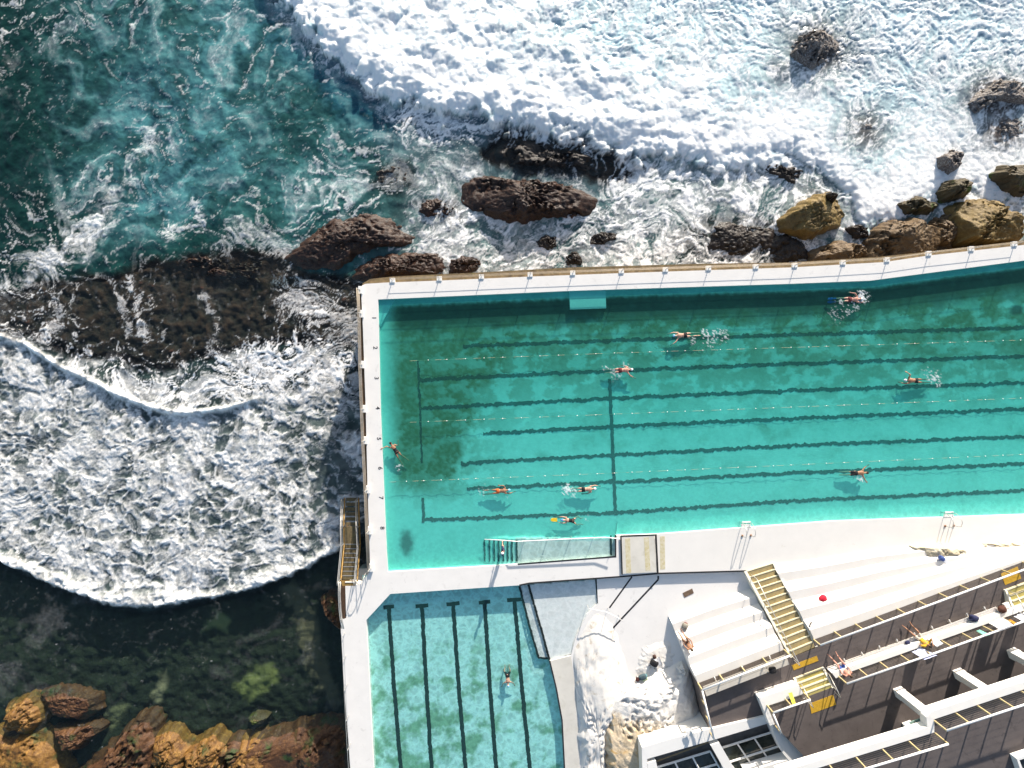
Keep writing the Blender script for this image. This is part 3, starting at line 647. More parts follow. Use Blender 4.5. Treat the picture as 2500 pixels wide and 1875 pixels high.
def subdiv(poly, step=0.0):
    return poly
def build_decks():
    root = tag(empty('pool_deck'), kind='structure')
    mb = MB()
    mb.prismP(TOP_OUT + TOP_IN[::-1], 0, -6)
    mb.prismP([(881, 702), (923, 731), (929, 1000), (943, 1330), (947, 1396), (953, 1450), (894, 1514), (912, 1875), (916, 2100), (862, 2100), (855, 1875), (842, 1700), (832, 1540), (834, 1512), (845, 1510), (843, 1429), (879, 1426), (897, 1404), (904, 1395), (897, 1180), (893, 1000), (886, 800)], -0.001, -6)
    mb.prismP([(947, 1396), (1264, 1377.5), (1503, 1359), (1503, 1307), (1600, 1304), (1609, 1400), (1514, 1408), (1292, 1424), (1268, 1429), (953, 1450)], 0.001, -2)
    o = mb.build('white_paving', M['deck'], root)
    mb = MB().prismP([(1600, 1304), (2033, 1272), (2500, 1256), (2900, 1243), (2900, 1300), (2400, 1326), (2230, 1334), (2130, 1342), (1990, 1366), (1892, 1384), (1825, 1394), (1609, 1400)], -0.002, -2)
    mb.build('cream_paving', surf('cream_painted_concrete', (.80, .765, .71), .75, .03, .6, .1, 16, dirt=(.55, .50, .40), dscale=1.6, dlo=.62, dhi=.85), root)
    # raised landing between the ramp and the cream paving
    mb = MB().prismP([(1517, 1311), (1597, 1308), (1604, 1397), (1520, 1401)], 0.13, 0.0)
    mb.build('landing', M['sand_deck'], root)
    yl = surf('worn_yellow_strip', (.52, .44, .22), .8, .2, 4, col2=(.68, .62, .48))
    mb = MB()
    for a, b, c, d, z in [((1526, 1315), (1538, 1314), (1541, 1398), (1529, 1399), .137), ((1572, 1313), (1584, 1312), (1588, 1393), (1576, 1394), .137), ((1611, 1310), (1623, 1309), (1624, 1390), (1612, 1391), .006)]:
        mb.prismP([a, b, c, d], z, z - .01)
    mb.build('grip_strip', yl, root)
    # black edge lines
    def line(pts, wd, z, mb):
        for (x0, y0), (x1, y1) in zip(pts[:-1], pts[1:]):
            a = P(x0, y0, z); b = P(x1, y1, z); d = (b - a).normalized(); n = Vector((-d.y, d.x, 0)) * wd / 2
            mb.prism([tuple((q)[:2]) for q in (a - n, b - n, b + n, a + n)], z - .012, z)
    mb = MB()
    line([(1264, 1377.5), (1503, 1359)], .13, .009, mb); line([(1503, 1361), (1503, 1306)], .12, .010, mb)
    line([(1515, 1309), (1599, 1306)], .13, .141, mb); line([(1516, 1309), (1519, 1403)], .12, .142, mb); line([(1601, 1304), (1606, 1402)], .16, .143, mb)
    line([(1268, 1429), (1292, 1424), (1514, 1408), (1609, 1400), (1825, 1394)], .13, .011, mb)
    mb.build('black_edge_line', M['black'], root)
    # painted lane numbers, reading from the pool side
    dk = surf('grey_number_paint', (.045, .045, .05), .8, .1, 6)
    for n, (x, y) in enumerate([(913, 776), (916, 849), (919, 923), (922, 996), (925, 1071), (928, 1143), (930, 1215), (933, 1289)], 1):
        cu = bpy.data.curves.new('lane_number', 'FONT'); cu.body = str(n); cu.size = .50; cu.align_x = 'CENTER'; cu.align_y = 'CENTER'; cu.extrude = .004; cu.offset = .008
        t = bpy.data.objects.new('tmp', cu); COL.objects.link(t)
        dg = bpy.context.evaluated_depsgraph_get(); me = bpy.data.meshes.new_from_object(t.evaluated_get(dg)); bpy.data.objects.remove(t)
        me.name = 'lane_number'
        me.transform(Matrix.Translation(P(x, y, .006)) @ Matrix.Rotation(-math.pi / 2, 4, 'Z')); me.materials.clear()
        link('lane_number', me, dk, root)
    # sea wall ledge
    led = MB().prism([tuple(P(x, y, -.55)[:2]) for x, y in [(884, 706), (885, 692), (904, 681), (960, 675), (1130, 667), (1390, 653), (1695, 644), (1921, 641), (2147, 627), (2260, 615), (2500, 587), (2580, 578), (2900, 542)] + TOP_OUT[::-1]], -6, -.55)
    o = led.build('stone_ledge', M['ledge'], root)
    mb = MB()                                                       # dark timber face hung on the seaward side of the pool
    mb.prism([tuple(P(x, y, -.2)[:2]) for x, y in [(878, 706), (884, 706), (889, 800), (896, 1000), (900, 1180), (907, 1392), (897, 1392), (891, 1180), (886, 1000), (880, 800)]], -6, -.2)
    mb.build('timber_face', M['timber'], root)
    # grate set in the ground
    return root

def tubes_jag(pts, wd, seed, step=.11, jag=.06):
    """a painted strip with ragged, wavering edges; world xy points"""
    pts = [Vector(p) for p in pts]; out = []
    tot = 0
    for a, b in zip(pts[:-1], pts[1:]):
        n = max(2, int((b - a).length / step)); out += [a.lerp(b, k / n) for k in range(n)]
    out.append(pts[-1]); q = np.array([(p.x, p.y) for p in out])
    d = np.gradient(q, axis=0); d /= np.hypot(d[:, 0], d[:, 1])[:, None]; nn = np.stack([-d[:, 1], d[:, 0]], 1)
    s = np.arange(len(q)) * step
    sh = fbm(s * .55, s * 0 + seed, 4, 7, .7) * jag * 1.5
    e1 = wd / 2 + jag * fbm(s * 1.6, s * 0 + seed, 4, 3, .9) * 2.4; e2 = wd / 2 + jag * fbm(s * 1.6, s * 0 + seed + 31, 4, 5, .9) * 2.4
    return q + nn * (sh + np.maximum(e1, .02))[:, None], q + nn * (sh - np.maximum(e2, .02))[:, None]
def strip(name, pts, wd, z, seed, mat, parent, jag=.06):
    a, b = tubes_jag(pts, wd, seed, jag=jag); n = len(a)
    vs = [(x, y, z) for x, y in a] + [(x, y, z) for x, y in b]
    me = bpy.data.meshes.new(name); me.from_pydata([tuple(map(float, v)) for v in vs], [], [(i, n + i, n + i + 1, i + 1) for i in range(n - 1)]); me.update()
    return link(name, me, mat, parent)

def attr_mat(name, rough=.8, bump=.0, mul=1.0):
    m, nt, o = new_mat(name); b = N(nt, 'ShaderNodeBsdfPrincipled', i_Roughness=rough)
    c = N(nt, 'ShaderNodeAttribute', attribute_name='tint').outputs['Color']
    c = mixc(nt, ramp(nt, noise(nt, 3.0, 8, .7), [(.35, 0), (.7, 1)]), c, mixc(nt, 1.0, c, (.82, .86, .85), 'MULTIPLY'))
    L(nt, c, b.inputs['Base Color']); L(nt, b.outputs[0], o.inputs[0]); return m

def water_mat(name, col, caus_scale, rip, lo, scat=(.04, .42, .38), turb=.28, murk=False):
    """clear pool water: tint by depth, a net of focused sunlight painted into its transparency colour"""
    m, nt, o = new_mat(name); p = pos(nt)
    dep = N(nt, 'ShaderNodeAttribute', attribute_name='depth').outputs['Fac']
    foam = N(nt, 'ShaderNodeAttribute', attribute_name='foam').outputs['Fac']
    cau = N(nt, 'ShaderNodeAttribute', attribute_name='painted_caustic').outputs['Fac']
    sep = []
    for ch in col: sep.append(math_(nt, 'POWER', ch, dep))
    cc = N(nt, 'ShaderNodeCombineColor')
    for i in range(3): L(nt, sep[i], cc.inputs[i])
    vo = N(nt, 'ShaderNodeTexVoronoi', feature='DISTANCE_TO_EDGE', i_Scale=caus_scale)
    mp = N(nt, 'ShaderNodeVectorMath', operation='ADD'); nz = N(nt, 'ShaderNodeTexNoise', i_Scale=2.4, i_Detail=4.0); L(nt, p, nz.inputs['Vector'])
    L(nt, p, mp.inputs[0]); L(nt, nz.outputs['Color'], mp.inputs[1]); L(nt, mp.outputs[0], vo.inputs['Vector'])
    cf = ramp(nt, vo.outputs['Distance'], [(0.0, 1.0), (.07, lo + (1 - lo) * .75), (.20, lo + (1 - lo) * .25), (.40, lo)])  # bright net of caustic light, painted as a cell pattern
    cf = mixc(nt, cau, (1, 1, 1), cf)
    tr = N(nt, 'ShaderNodeBsdfTransparent'); L(nt, mixc(nt, 1.0, cc.outputs[0], cf, 'MULTIPLY'), tr.inputs[0])
    bp = N(nt, 'ShaderNodeBump', i_Strength=rip, i_Distance=.06)
    L(nt, noise(nt, 3.2, 6, .6, p, .4), bp.inputs['Height'])
    gl = N(nt, 'ShaderNodeBsdfGlossy', i_Roughness=.08); L(nt, bp.outputs[0], gl.inputs['Normal'])
    fr = schlick(nt, bp.outputs[0])
    sc_ = N(nt, 'ShaderNodeBsdfDiffuse'); sc_.inputs[0].default_value = (*scat, 1)
    if murk: L(nt, N(nt, 'ShaderNodeAttribute', attribute_name='murk').outputs['Color'], sc_.inputs[0])
    mt = N(nt, 'ShaderNodeMixShader'); L(nt, math_(nt, 'MULTIPLY', dep, turb), mt.inputs[0]); L(nt, tr.outputs[0], mt.inputs[1]); L(nt, sc_.outputs[0], mt.inputs[2])
    mg = N(nt, 'ShaderNodeMixShader'); L(nt, fr, mg.inputs[0]); L(nt, mt.outputs[0], mg.inputs[1]); L(nt, gl.outputs[0], mg.inputs[2])
    fo = N(nt, 'ShaderNodeBsdfDiffuse'); fo.inputs[0].default_value = (.82, .85, .85, 1)
    mf = N(nt, 'ShaderNodeMixShader'); L(nt, foam, mf.inputs[0]); L(nt, mg.outputs[0], mf.inputs[1]); L(nt, fo.outputs[0], mf.inputs[2])
    L(nt, mf.outputs[0], o.inputs[0]); return m

def px_of(X, Y, z):
    k = (CAM_H - z) / CAM_H / PPM
    return X / k + 1250, 937.5 - Y / k
# splashes: (px, py, radius px, strength)
SPLASH = [(2105, 725, 15, 1.0), (2088, 744, 14, .55), (2070, 755, 16, .45), (2050, 738, 10, .5), (1722, 812, 10, .9), (1735, 826, 22, .55), (1760, 820, 22, .4), (1690, 832, 10, .5), (1500, 912, 20, .35), (1530, 893, 14, .3), (1478, 898, 8, .5),
          (2280, 920, 16, .6), (2262, 908, 16, .3), (2290, 935, 12, .5), (975, 1142, 8, .7), (1180, 1196, 16, .35), (1240, 1206, 10, .3), (1384, 1195, 13, .9), (1400, 1203, 12, .5), (2100, 1168, 13, .7), (2090, 1160, 10, .35), (1436, 1266, 10, .3), (1242, 1666, 10, .45), (1206, 1202, 26, .12), (2040, 770, 30, .22)]
def splash_foam(px, py, X, Y):
    f = np.zeros_like(X); n = ridged(X * 2.6, Y * 2.6, 4, 300, .65, 2.2); n = rank01(n); n2 = rank01(perlin(X * 7, Y * 7, 305))
    for x, y, r, s in SPLASH:
        g = np.exp(-((px - x) ** 2 + (py - y) ** 2) / (r * .85) ** 2) * s * .85
        f = np.maximum(f, sst(.03, .14, g) * sst(1 - g - .06, 1 - g + .10, n) * np.minimum(.72, .22 + .6 * s))
    gl = sst(.997, 1.0, n2) * sst(.3, .6, fbm(X * .25, Y * .25, 3, 307) + .1) * .5 * np.clip(sum(np.exp(-((px - x) ** 2 + (py - y) ** 2) / 70 ** 2) for x, y, r, s in SPLASH[::3]), 0, 1)  # small glints near the swimmers, painted as white specks in the foam
    return np.maximum(f, gl)

def build_main_pool():
    t = empty('swimming_pool', P(1700, 1000, -.6), 'long turquoise lap pool with dark painted lane lines and green algae stains', 'swimming pool')
    def ytop(px): return np.interp(px, [p[0] for p in TOP_IN], [p[1] for p in TOP_IN])
    def ybot(px): return np.interp(px, [p[0] for p in BOT], [p[1] for p in BOT])
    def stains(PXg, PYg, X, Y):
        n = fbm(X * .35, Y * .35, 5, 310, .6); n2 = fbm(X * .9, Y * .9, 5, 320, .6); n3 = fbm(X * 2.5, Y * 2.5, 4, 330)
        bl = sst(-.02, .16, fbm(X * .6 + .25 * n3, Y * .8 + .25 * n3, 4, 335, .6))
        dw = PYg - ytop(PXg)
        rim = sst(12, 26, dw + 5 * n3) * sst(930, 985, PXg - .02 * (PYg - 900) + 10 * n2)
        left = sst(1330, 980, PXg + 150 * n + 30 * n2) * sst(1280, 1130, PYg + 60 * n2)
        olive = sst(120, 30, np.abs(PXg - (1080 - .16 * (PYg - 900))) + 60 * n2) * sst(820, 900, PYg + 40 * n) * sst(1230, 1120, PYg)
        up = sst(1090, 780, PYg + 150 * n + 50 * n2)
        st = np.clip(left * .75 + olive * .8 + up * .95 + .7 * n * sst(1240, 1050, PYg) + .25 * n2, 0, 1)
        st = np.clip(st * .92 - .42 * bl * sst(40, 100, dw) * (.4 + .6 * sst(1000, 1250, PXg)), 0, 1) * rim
        shade_band = sst(105, 50, dw + 26 * n2 + 18 * n) * rim  # algae band with the sea wall's cast shadow painted in
        return st, shade_band, n2, n3, n
    # --- floor
    def floor_z(px, py):
        z = np.full(px.shape, -.58, np.float32)
        # shallow shelf along the landward side, steps and ramp
        z = np.maximum(z, -.58 + .20 * sst(42, 6, ybot(px) - py) * sst(1500, 1560, px))
        inr = (py > 1312) & (py < 1385)
        st = np.floor(np.clip((px - 1182) / 11.2, 0, 8)) / 8
        z = np.where(inr & (px > 1180) & (px < 1506), np.maximum(z, -.58 + .33 * st), z)
        return z
    pxs = np.arange(905, 2895, 3.2); rows = np.linspace(0, 1, 235)
    PXg = np.repeat(pxs[None], len(rows), 0); PYg = (ytop(PXg) - 14) * (1 - rows[:, None]) + (ybot(PXg) + 10) * rows[:, None]
    Z = floor_z(PXg, PYg); k = (CAM_H - Z) / CAM_H / PPM
    X = (PXg - 1250) * k; Y = (937.5 - PYg) * k
    st, shade_band, n2, n3, n = stains(PXg, PYg, X, Y)
    def lerp(a, b, t): return a + (b - a) * t[..., None]
    paint = np.array([.50, .84, .77]); alg = np.array([.085, .155, .07]); alg_shade = np.array([.030, .065, .045])
    c = np.broadcast_to(paint, X.shape + (3,)) * (1 + .06 * n2[..., None])
    c = lerp(c, np.array([.26, .56, .48]), np.clip(.75 * sst(1230, 880, PYg) + .8 * n, 0, 1) * .85)
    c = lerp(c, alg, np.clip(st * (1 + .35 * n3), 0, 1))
    c = lerp(c, alg_shade, np.clip(shade_band * (.9 + .3 * n2), 0, 1) * sst(940, 985, PXg))  # dark algae and the wall's shade together in the floor colour
    c = lerp(c, alg_shade * .9, sst(22, 6, np.hypot(PXg - 993, (PYg - 1325) * .55) + 6 * n3 - 2) * .9)          # dark patch in the lower corner
    c = lerp(c, alg_shade * .4, sst(16, 8, np.hypot((PXg - 2482) * .7, PYg - 757) + 5 * n3))
    ramp_w = np.array([.80, .80, .76])
    c = lerp(c, ramp_w, ((PXg > 1258) & (PXg < 1506) & (PYg > 1311)).astype(np.float32))
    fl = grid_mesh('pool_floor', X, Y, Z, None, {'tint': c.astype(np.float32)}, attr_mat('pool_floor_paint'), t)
    # --- painted lane lines
    zl = -.562
    A = lambda *q: [P(x, y, zl) for x, y in q]
    lines = [A((1130, 845), (1500, 831), (2002, 815), (2880, 788)), A((1022, 927), (1500, 905), (1816, 892), (2880, 857)), A((1028, 997), (1500, 972), (1952, 953), (2880, 922)),
             A((1180, 1059), (1500, 1041), (1952, 1021), (2880, 983)), A((1125, 1131), (1500, 1111), (1952, 1087), (2880, 1051)), A((1140, 1193), (1500, 1177), (1952, 1154), (2880, 1118)), A((1030, 1270), (1500, 1252), (1952, 1222), (2880, 1181))]
    for i, pts in enumerate(lines): strip('lane_line', pts, .29, zl + .001 * i, 10 + 7 * i, M['line'], t, .13)
    strip('cross_line', A((1488, 925), (1495, 1070), (1503, 1258)), .28, zl + .009, 90, M['line'], t, .06)
    strip('cross_line', A((1020, 881), (1026, 1000), (1030, 1130)), .16, zl + .010, 95, M['line'], t, .08)
    strip('cross_line', A((1032, 1215), (1034, 1276)), .24, zl + .011, 97, M['line'], t, .06)
    for i, x in enumerate([1183, 1194.5, 1206, 1217, 1228, 1239, 1249.5, 1261]):
        z = -.55 + .33 * i / 8 + .03
        strip('step_line', [P(x, 1318, z), P(x + 1, 1371, z)], .14, z, 120 + i, M['line'], t, .045)
    strip('step_line', [P(1491, 1307, -.20), P(1492, 1356, -.20)], .16, -.20, 140, M['line2'], t, .02)
    # underwater notch block in the sea wall, chamfered corner seat
    MB().prism([tuple(P(x, y, -.22)[:2]) for x, y in [(1389, 700), (1478, 697), (1480, 752), (1392, 755)]], -.8, -.22).build('submerged_block', surf('pale_turquoise_paint', (.50, .78, .74), .8, .05, 2), t)
    MB().prism([tuple(P(x, y, -.35)[:2]) for x, y in [(920, 728), (965, 729), (948, 760), (926, 800)]], -.8, -.35).build('corner_seat', surf('pale_corner_paint', (.38, .68, .66), .8, .05, 2), t)
    # --- water
    rows = np.linspace(0, 1, 250); pxs = np.arange(905, 2895, 2.9)
    PXg = np.repeat(pxs[None], len(rows), 0); PYg = (ytop(PXg) - 12) * (1 - rows[:, None]) + (ybot(PXg) + 1.5) * rows[:, None]
    kk = (CAM_H - ZW) / CAM_H / PPM; X = (PXg - 1250) * kk; Y = (937.5 - PYg) * kk
    dep = np.clip((ZW - floor_z(PXg, PYg)) / .43, .05, 1)
    st, shade_band, n2, n3, n = stains(PXg, PYg, X, Y)
    sc = lerp(np.broadcast_to(np.array([.045, .38, .35]), X.shape + (3,)), np.array([.12, .50, .46]), sst(980, 1280, PYg)); sc = lerp(sc, np.array([.035, .15, .085]), st * .9); sc = lerp(sc, np.array([.012, .065, .055]), shade_band)  # floor stains and the painted wall shade repeated in the scatter colour
    rip = np.clip(sst(120, 20, ybot(PXg) - PYg) * .6 + (dep < .5) * .5 + .06, 0, 1) * sst(740, 820, PYg)  # strength of the painted caustic net, strongest in the shallows
    foam = splash_foam(PXg, PYg, X, Y)
    wv = .012 * fbm(X * 1.4, Y * 1.4, 3, 350) + .05 * foam
    o = grid_mesh('pool_water', X, Y, ZW + wv, None, {'depth': dep, 'foam': foam, 'painted_caustic': rip, 'murk': sc.astype(np.float32)}, water_mat('clear_pool_water', (.50, .935, .895), 1.5, .45, .80, turb=.24, murk=True))
    tag(o, kind='structure')
    return t

RAMP = [(1290, 1426), (1455, 1414), (1460, 1473), (1433, 1500), (1406, 1555), (1394, 1600), (1342, 1613)]
STEP = [(1268, 1429), (1290, 1426), (1342, 1613), (1338, 1608), (1315, 1606)]
SMALL_R = [(1268, 1429), (1315, 1606), (1342, 1613), (1358, 1681), (1372, 1758), (1378, 1875), (1380, 2100)]
def build_small_pool():
    t = empty('small_pool', P(1120, 1650, -.9), 'smaller square turquoise pool with five black T ended lines', 'swimming pool')
    g = np.arange(885, 1475, 3.0); h = np.arange(1404, 2115, 3.0)
    PXg, PYg = np.meshgrid(g, h[::-1])
    ramp = poly_sd(PXg, PYg, RAMP); step = poly_sd(PXg, PYg, STEP)
    Z = np.full(PXg.shape, -.82, np.float32); Z = np.where(step > -1.5, -.56, Z); Z = np.where(ramp > 0, -.46, Z)
    k = (CAM_H - Z) / CAM_H / PPM; X = (PXg - 1250) * k; Y = (937.5 - PYg) * k
    n = fbm(X * .5, Y * .5, 5, 360, .6); n2 = fbm(X * 1.6, Y * 1.6, 4, 365, .6)
    def lerp(a, b, t): return a + (b - a) * t[..., None]
    c = np.broadcast_to(np.array([.66, .93, .90]), X.shape + (3,))
    al = np.clip(sst(-.0, .40, n + .25 * n2 + .25 * sst(1560, 1800, PYg) * sst(1330, 1000, PXg)) * sst(1500, 1640, PYg), 0, 1)
    c = lerp(c, np.array([.16, .36, .17]), al * .8)
    c = lerp(c, np.array([.12, .26, .16]), sst(.35, .6, n2 + .3 * n) * sst(1480, 1560, PYg) * .4)
    c = lerp(c, np.array([.88, .87, .84]), ((ramp > 0) | (step > 0)).astype(np.float32))
    grid_mesh('pool_floor', X, Y, Z, None, {'tint': c.astype(np.float32)}, attr_mat('small_pool_paint'), t, smooth=False)
    for i, (x0, y0, x1, x2, hw) in enumerate([(949, 1482, 963, 979, 13), (1030, 1479, 1042, 1054, 15.5), (1106, 1474, 1121, 1137, 16), (1183, 1470, 1197, 1212, 14), (1256, 1464, 1275, 1294, 18)]):
        z = -.805
        strip('lane_line', [P(x0, y0, z), P(x1 - 1, 1675, z), P(x2, 1880, z), P(x2 + 8, 1960, z)], .34, z, 200 + i * 5, M['line2'], t, .05)
        strip('line_end', [P(x0 - hw, y0 + 1.5, z + .002), P(x0 + hw, y0 - 1.5, z + .002)], .33, z + .002, 230 + i, M['line2'], t, .03)
    z = -.53
    strip('step_line', [P(x, y, z) for x, y in [(1268, 1431), (1290, 1520), (1315, 1606), (1338, 1608)]], .19, z, 250, M['line2'], t, .035)
    z = -.44
    strip('step_line', [P(x, y, z) for x, y in [(1290, 1427), (1318, 1525), (1342, 1613)]], .19, z, 255, M['line2'], t, .035)
    strip('step_line', [P(x, y, z) for x, y in [(1342, 1613), (1370, 1606), (1394, 1599)]], .14, z + .002, 257, M['line2'], t, .02)
    strip('step_line', [P(x, y, z) for x, y in [(1455, 1414), (1460, 1472)]], .14, z + .004, 259, M['line2'], t, .02)
    
    # water
    g = np.arange(885, 1475, 2.8); h = np.arange(1404, 2115, 2.8); PXg, PYg = np.meshgrid(g, h[::-1])
    kk = (CAM_H - ZK) / CAM_H / PPM; X = (PXg - 1250) * kk; Y = (937.5 - PYg) * kk
    ramp = poly_sd(PXg, PYg, RAMP); step = poly_sd(PXg, PYg, STEP)
    dep = np.where(ramp > -1, .12, np.where(step > -1.5, .3, 1.0)).astype(np.float32)
    foam = splash_foam(PXg, PYg, X, Y) * sst(30, 10, np.hypot(PXg - 1242, PYg - 1662))
    o = grid_mesh('small_pool_water', X, Y, ZK + .01 * fbm(X * 1.6, Y * 1.6, 3, 370), None, {'depth': dep, 'foam': foam, 'painted_caustic': np.where(dep < .2, .4, 1.0).astype(np.float32)}, water_mat('rippled_pool_water', (.80, .99, .97), 1.5, .5, .72, scat=(.12, .5, .48), turb=.06))
    tag(o, kind='structure')

def build_ropes():
    for nm, pts, lab in [('lane_rope', [(1000, 881), (1500, 862), (2880, 818)], 'white lane rope with small floats, nearest the sea wall'),
                         ('lane_rope', [(1000, 1031), (1500, 1011), (2880, 957)], 'white lane rope with small floats, middle one of three'),
                         ('lane_rope', [(950, 1177), (1500, 1155), (2880, 1092)], 'white lane rope with small floats, nearest the bleachers')]:
        z = ZW + .02; q = [P(x, y, z) for x, y in pts]
        r = empty(nm, q[0], lab, 'lane rope', 'lane ropes across the lap pool')
        pp = []
        for a, b in zip(q[:-1], q[1:]):
            n = int((b - a).length / 1.45); pp += [a.lerp(b, i / n) for i in range(n)]
        rp = [a.lerp(b, k / 4) + Vector((0, 0, -.03 + .035 * math.sin(3.1 * i + 1.9 * k + i * i * .7))) for i, (a, b) in enumerate(zip(pp[:-1], pp[1:])) for k in range(4)]
        MB().tube(rp, .010, 5).build('rope', surf('pale_rope', (.50, .46, .30), .7, .1, 3), r)
        first = None
        for i, p in enumerate(pp[1:]):
            if first is None: first = MB().ball((0, 0, 0), (.046, .042, .042), 8, 6).build('float', M['rail_white'], r, True); first.location = p
            else:
                f = first.copy(); COL.objects.link(f); f.location = p
# ------------------------------------------------------------------ terraces, stairs, upper building
ZP, Z1, Z2, Z3 = -0.30, 2.3, 3.1, 6.9
def V2(p): return (p[0], p[1])
def lerpP(a, b, t): return (a[0] + (b[0] - a[0]) * t, a[1] + (b[1] - a[1]) * t)

def build_plaza():
    o = MB().prismP([(1457, 1410), (1600, 1398), (1826, 1392), (1990, 1600), (1720, 1700), (1600, 1800), (1560, 2100), (1379, 2100), (1378, 1875), (1372, 1758), (1358, 1681), (1342, 1613), (1394, 1600), (1406, 1555), (1433, 1500), (1460, 1473)], ZP, -3).build('plaza', M['deck'])
    tag(o, kind='structure')
    o2 = MB().prismP([(1344, 1614), (1394, 1601), (1402, 1655), (1408, 1710), (1414, 1790), (1420, 2100), (1383, 2100), (1380, 1875), (1374, 1758), (1360, 1681)], ZP + .01, ZP - .02).build('paddling_beach', M['sand_deck'], o)
    def line(pts, wd, z, mb):
        for (x0, y0), (x1, y1) in zip(pts[:-1], pts[1:]):
            a = P(x0, y0, z); b = P(x1, y1, z); d = (b - a).normalized(); n = Vector((-d.y, d.x, 0)) * wd / 2
            mb.prism([tuple(q[:2]) for q in (a - n, b - n, b + n, a + n)], z - .012, z)
    mb = MB(); line([(1543, 1408), (1488, 1484)], .13, ZP + .008, mb); line([(1607, 1406), (1607, 1415), (1468, 1564)], .14, ZP + .010, mb)
    line([(1342, 1613), (1358, 1681), (1372, 1758), (1378, 1875), (1381, 2100)], .12, ZP + .016, mb)
    mb.build('black_edge_line', M['black'], o)
    return o

def loft_steps(name, low, high, z0, z1, n, mat, label, cat, group, slant=.45):
    """broad seating steps between a lower line and an upper line (photo points), rising z0 -> z1"""
    m = len(low); rows = []
    prof = []
    for k in range(n):
        prof += [(k / n, k / n), ((k + slant) / n, (k + 1) / n)]
    prof += [(1, 1)]
    for t, h in prof:
        z = z0 + (z1 - z0) * h
        rows.append([P(*low[i], z0).lerp(P(*high[i], z1), t) for i in range(m)])
        for q in rows[-1]: q.z = z
    vs = [q for r in rows for q in r]; fs = []
    for j in range(len(rows) - 1):
        for i in range(m - 1): fs.append((j * m + i, j * m + i + 1, (j + 1) * m + i + 1, (j + 1) * m + i))
    nb = len(vs)
    vs += [Vector((q.x, q.y, z0 - .6)) for r in rows for q in r]
    for side in (0, m - 1):
        for j in range(len(rows) - 1):
            fs.append((j * m + side, (j + 1) * m + side, nb + (j + 1) * m + side, nb + j * m + side))
    for i in range(m - 1):
        fs.append((i, i + 1, nb + i + 1, nb + i)); a = (len(rows) - 1) * m; fs.append((a + i, a + i + 1, nb + a + i + 1, nb + a + i))
    me = bpy.data.meshes.new(name); me.from_pydata([tuple(v) for v in vs], [], fs); me.update()
    bm = bmesh.new(); bm.from_mesh(me); bmesh.ops.recalc_face_normals(bm, faces=bm.faces); bm.to_mesh(me); bm.free()
    o = link(name, me, mat); return tag(o, label, cat, group)

def stair(label, tl, tr, br, bl, z0, z1, n, mt, cheek=None):
    """flight rising from the tl-tr line (z0) to the bl-br line (z1)"""
    c0 = P(*lerpP(tl, tr, .5), z0); r = empty('stairs', c0, label, 'stairs', 'stairs of the terraces')
    A = P(*tl, z0); B = P(*tr, z0); C_ = P(*br, z1); D_ = P(*bl, z1)
    tm = MB(); nm = MB(); dm = MB()
    for k in range(n):
        t0, t1 = k / n, (k + 1) / n; z = z0 + (z1 - z0) * (k + 1) / n
        a = A.lerp(D_, t0); b = B.lerp(C_, t0); c = B.lerp(C_, t1); d = A.lerp(D_, t1)
        f = (d - a).normalized(); f.z = 0
        tm.prism([V2(a), V2(b), V2(c), V2(d)], z0 - .7, z - .02)
        e = f * .07
        nm.prism([V2(a - f * .012), V2(b - f * .012), V2(b + e), V2(a + e)], z - (z1 - z0) / n + .02, z)
        a2 = a + e; b2 = b + e; e2 = f * .05
        dm.prism([V2(a2), V2(b2), V2(b2 + e2), V2(a2 + e2)], z - .03, z - .012)
    tm.build('tread', mt, r); nm.build('nosing', M['riser'], r); dm.build('grip_strip', surf('dark_grip_strip', (.10, .075, .04), .8, .1, 3), r)
    if cheek:
        mb = MB()
        for (p, q) in ((A, D_), (B, C_)):
            d = (q - p); d.z = 0; d.normalize(); nn = Vector((-d.y, d.x, 0)); 
            if (q - p).cross(Vector((0, 0, 1))).dot((A + B + C_ + D_) / 4 - p) > 0: nn = -nn
            off = nn * cheek
            sg = 1 if off.dot((A + B + C_ + D_) / 4 - p) < 0 else -1
            off *= sg
            mb.prism([V2(p + off * .05), V2(q + off * .05), V2(q + off), V2(p + off)], z0 - .7, [z0 + .16, z1 + .02, z1 + .02, z0 + .16])
        mb.build('cheek_wall', M['cream'], r)
    return r

def fence(label, pts, z, h, n_posts, group='guard rails of the terraces', bars=7, end_return=None, lean=0.0, top=.075, name='guard_rail', cat='railing', first_post=True):
    q = [P(x, y, z) for x, y in pts]
    r = empty(name, q[0], label, cat, group)
    cum = [0]
    for a, b in zip(q[:-1], q[1:]): cum.append(cum[-1] + (b - a).length)
    def at(s):
        for i in range(len(q) - 1):
            if s <= cum[i + 1] + 1e-6: return q[i].lerp(q[i + 1], (s - cum[i]) / (cum[i + 1] - cum[i]))
        return q[-1].copy()
    up = Vector((0, 0, h))
    MB().tube([p + up for p in q], top, 8).build('top_rail', M['rail_white'], r, True)
    mb = MB()
    for k in range(bars):
        zz = h * (.08 + .84 * k / (bars - 1)); mb.tube([p + Vector((0, 0, zz)) for p in q], .0045, 5)
    mb.build('infill_bars', M['cable'], r)
    base = None
    for i in range(n_posts):
        p = at(cum[-1] * i / max(n_posts - 1, 1))
        if base is None:
            base = MB().box((0, 0, h / 2), (.095, .095, h)).build('post', M['postm'], None); base.parent = r
            base.location = p - r.location
        else:
            c = base.copy(); COL.objects.link(c); c.parent = r; c.location = p - r.location
    return r

